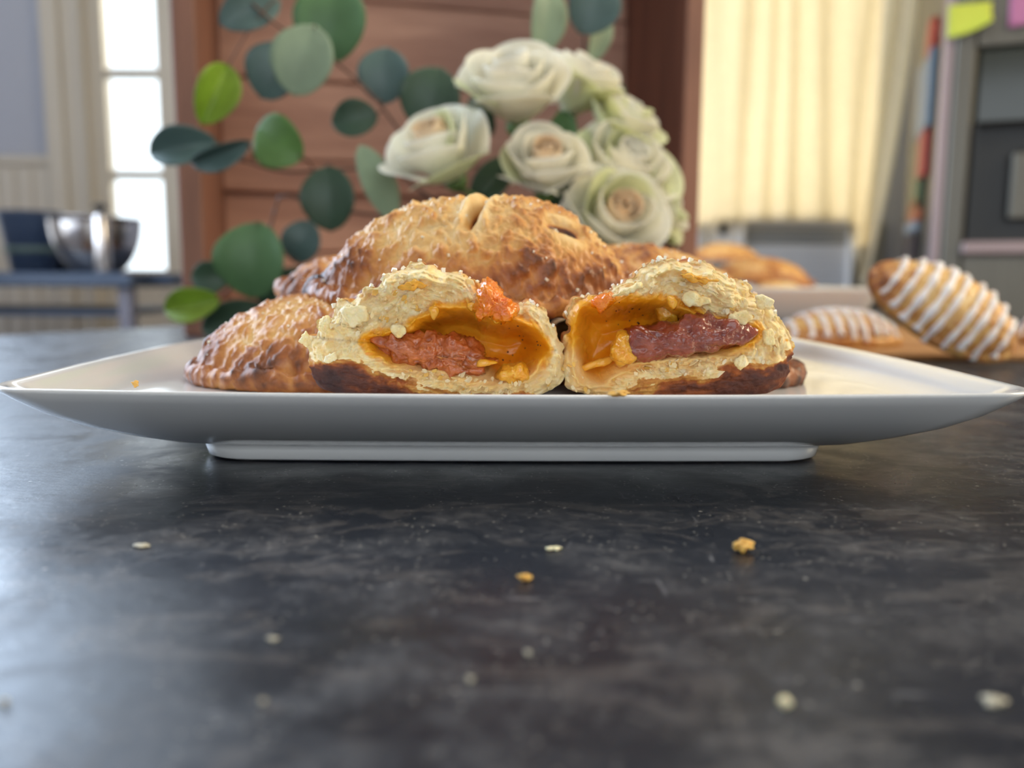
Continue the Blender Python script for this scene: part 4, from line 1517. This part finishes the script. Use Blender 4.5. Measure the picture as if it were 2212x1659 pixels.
def magnet(y, z, w, h, col, label, round_=False):
    if round_:
        vf = xf(lathe_vf([(w / 2, 0), (w / 2, .012), (w * .4, .016), (.001, .016)], 24), Matrix.Rotation(-PI / 2, 4, 'Y'))
    else:
        vf = box_vf(-.014, 0, -w / 2, w / 2, -h / 2, h / 2, .003)
    o = mk('magnet', *vf, plain('magnet_' + label.split()[0], col, .4, .06), None, False)
    o.location = FM @ Vector((-.0101, y, z))
    o.rotation_euler = (0, 0, FYAW)
    tag(o, label, 'magnet', "magnets on the refrigerator's side")


for (y, py, w, h, col, label, r_) in [
        (.20, 80, .09, .09, srgb(176, 72, 52), 'rust red round magnet highest on the side of the refrigerator', True),
        (.26, 205, .22, .16, srgb(104, 124, 140), 'blue-grey card magnet on the side of the refrigerator, below the round one', False),
        (.22, 330, .10, .10, srgb(170, 54, 44), 'red square magnet halfway down the side of the refrigerator', False),
        (.28, 412, .12, .08, srgb(74, 92, 56), 'green magnet under the red square one', False),
        (.30, 452, .16, .05, srgb(178, 98, 60), 'orange strip magnet under the green one', False),
        (.34, 490, .18, .035, srgb(150, 160, 168), 'pale grey clip magnet above the lowest dark one', False),
        (.36, 550, .22, .12, srgb(52, 38, 40), 'dark brown magnet pad lowest on the side of the refrigerator', False)]:
    dpt = (FM @ Vector((-.02, y, 0))).y
    magnet(y, sz(py, dpt), w, h, col, label, r_)

# ------------------------------------------------------------------ table with bowls at the left
td = 2.1
tz1, tz0 = sz(594, td), sz(626, td)
tb = empty('side_table', (sx6(100, td), td + .25, FZ), None, 'dark blue topped side table with metal legs in front of the glazed door', 'table')
tx0, tx1 = sx6(-420, td), sx6(284, td)
tp = lambda n_, vf, m: mk(n_, vf[0], vf[1], m, tb, False, world=True)
tp('tabletop', box_vf(tx0, tx1, td, td + .5, tz0, tz1, .005), M_TABLE)
tp('side_leaf', box_vf(tx1, sx6(372, td + .1), td + .1, td + .4, sz(617, td + .1), sz(602, td + .1), .003), M_TABLE)
for x in (tx0 + .03, sx6(242, td)):
    for y in (td + .02, td + .44):
        tp('leg', box_vf(x, x + .036, y, y + .036, FZ, tz0, .003), M_LEG)
tp('lower_shelf', box_vf(tx0 + .03, sx6(242, td), td + .02, td + .47, sz(690, td), sz(678, td), .003), M_TABLE)


def bowl(name, px, d, rpx, h_px, label, mat, base=.5, cat='bowl'):
    r = rpx * d / F_PX
    h = h_px * d / F_PX
    pr_ = []
    for i in range(13):
        a = i / 12
        pr_.append((r * (base + (1 - base) * math.sin(a * PI / 2) ** .8), h * a ** 1.25 + .0003))
    pr_ += [(r * 1.03, h), (r * 1.03, h + .003), (r * .985, h + .003)]
    for i in range(12, -1, -1):
        a = i / 12
        pr_.append((r * (base + (1 - base) * math.sin(a * PI / 2) ** .8) - .003, h * a ** 1.25 + .004))
    o = mk(name, *lathe_vf(pr_, 48), mat, None)
    o.location = (sx6(px, d), d, tz1)
    tag(o, label, cat)
    return o


bowl('mixing_bowl', 212, td + .16, 90, 112, 'shiny steel mixing bowl on the side table in front of the door panes', M_CHROME, .45)
bowl('mixing_bowl', 150, td + .425, 48, 86, 'smaller steel bowl half hidden between the dark tub and the shiny bowl', M_CHROME, .5)
can = empty('canister', (sx6(228, td + .06), td + .05, tz1), None, 'small glass-bright steel canister with a dark knob, before the mixing bowl', 'canister')
cr_ = 17 * (td + .05) / F_PX
chh = 118 * (td + .05) / F_PX
mk('body', *lathe_vf([(cr_ * .96, .0003), (cr_, .003), (cr_, chh), (cr_ * .9, chh + .006)], 28), M_CHROME, can)
mk('knob', *lathe_vf([(.004, chh + .006), (.004, chh + .012), (.016, chh + .018), (.018, chh + .026), (.012, chh + .032), (.001, chh + .033)], 20), M_BLACK, can)
tub = empty('plastic_tub', (sx6(58, td + .30), td + .34, tz1), None, 'dark blue flared tub with a pale green band at the left edge', 'tub')
r0, r1, hh = .058, .090, sz(452, td + .14) - tz1
mk('body', *lathe_vf([(r0, .0003), (r0 + .004, .01), (r1, hh * .92), (r1 + .004, hh * .96), (r1 + .002, hh), (r1 - .004, hh), (r1 - .006, hh * .92), (r0, .012), (.002, .012)], 48), M_TUB, tub)
bh = hh * .32
mk('band', *lathe_vf([(r0 + .002 + (r1 - r0) * .30, bh), (r0 + .006 + (r1 - r0) * .32, bh + .001), (r0 + .006 + (r1 - r0) * .45, bh + .018), (r0 + .002 + (r1 - r0) * .46, bh + .019)], 48), M_TUBBAND, tub)
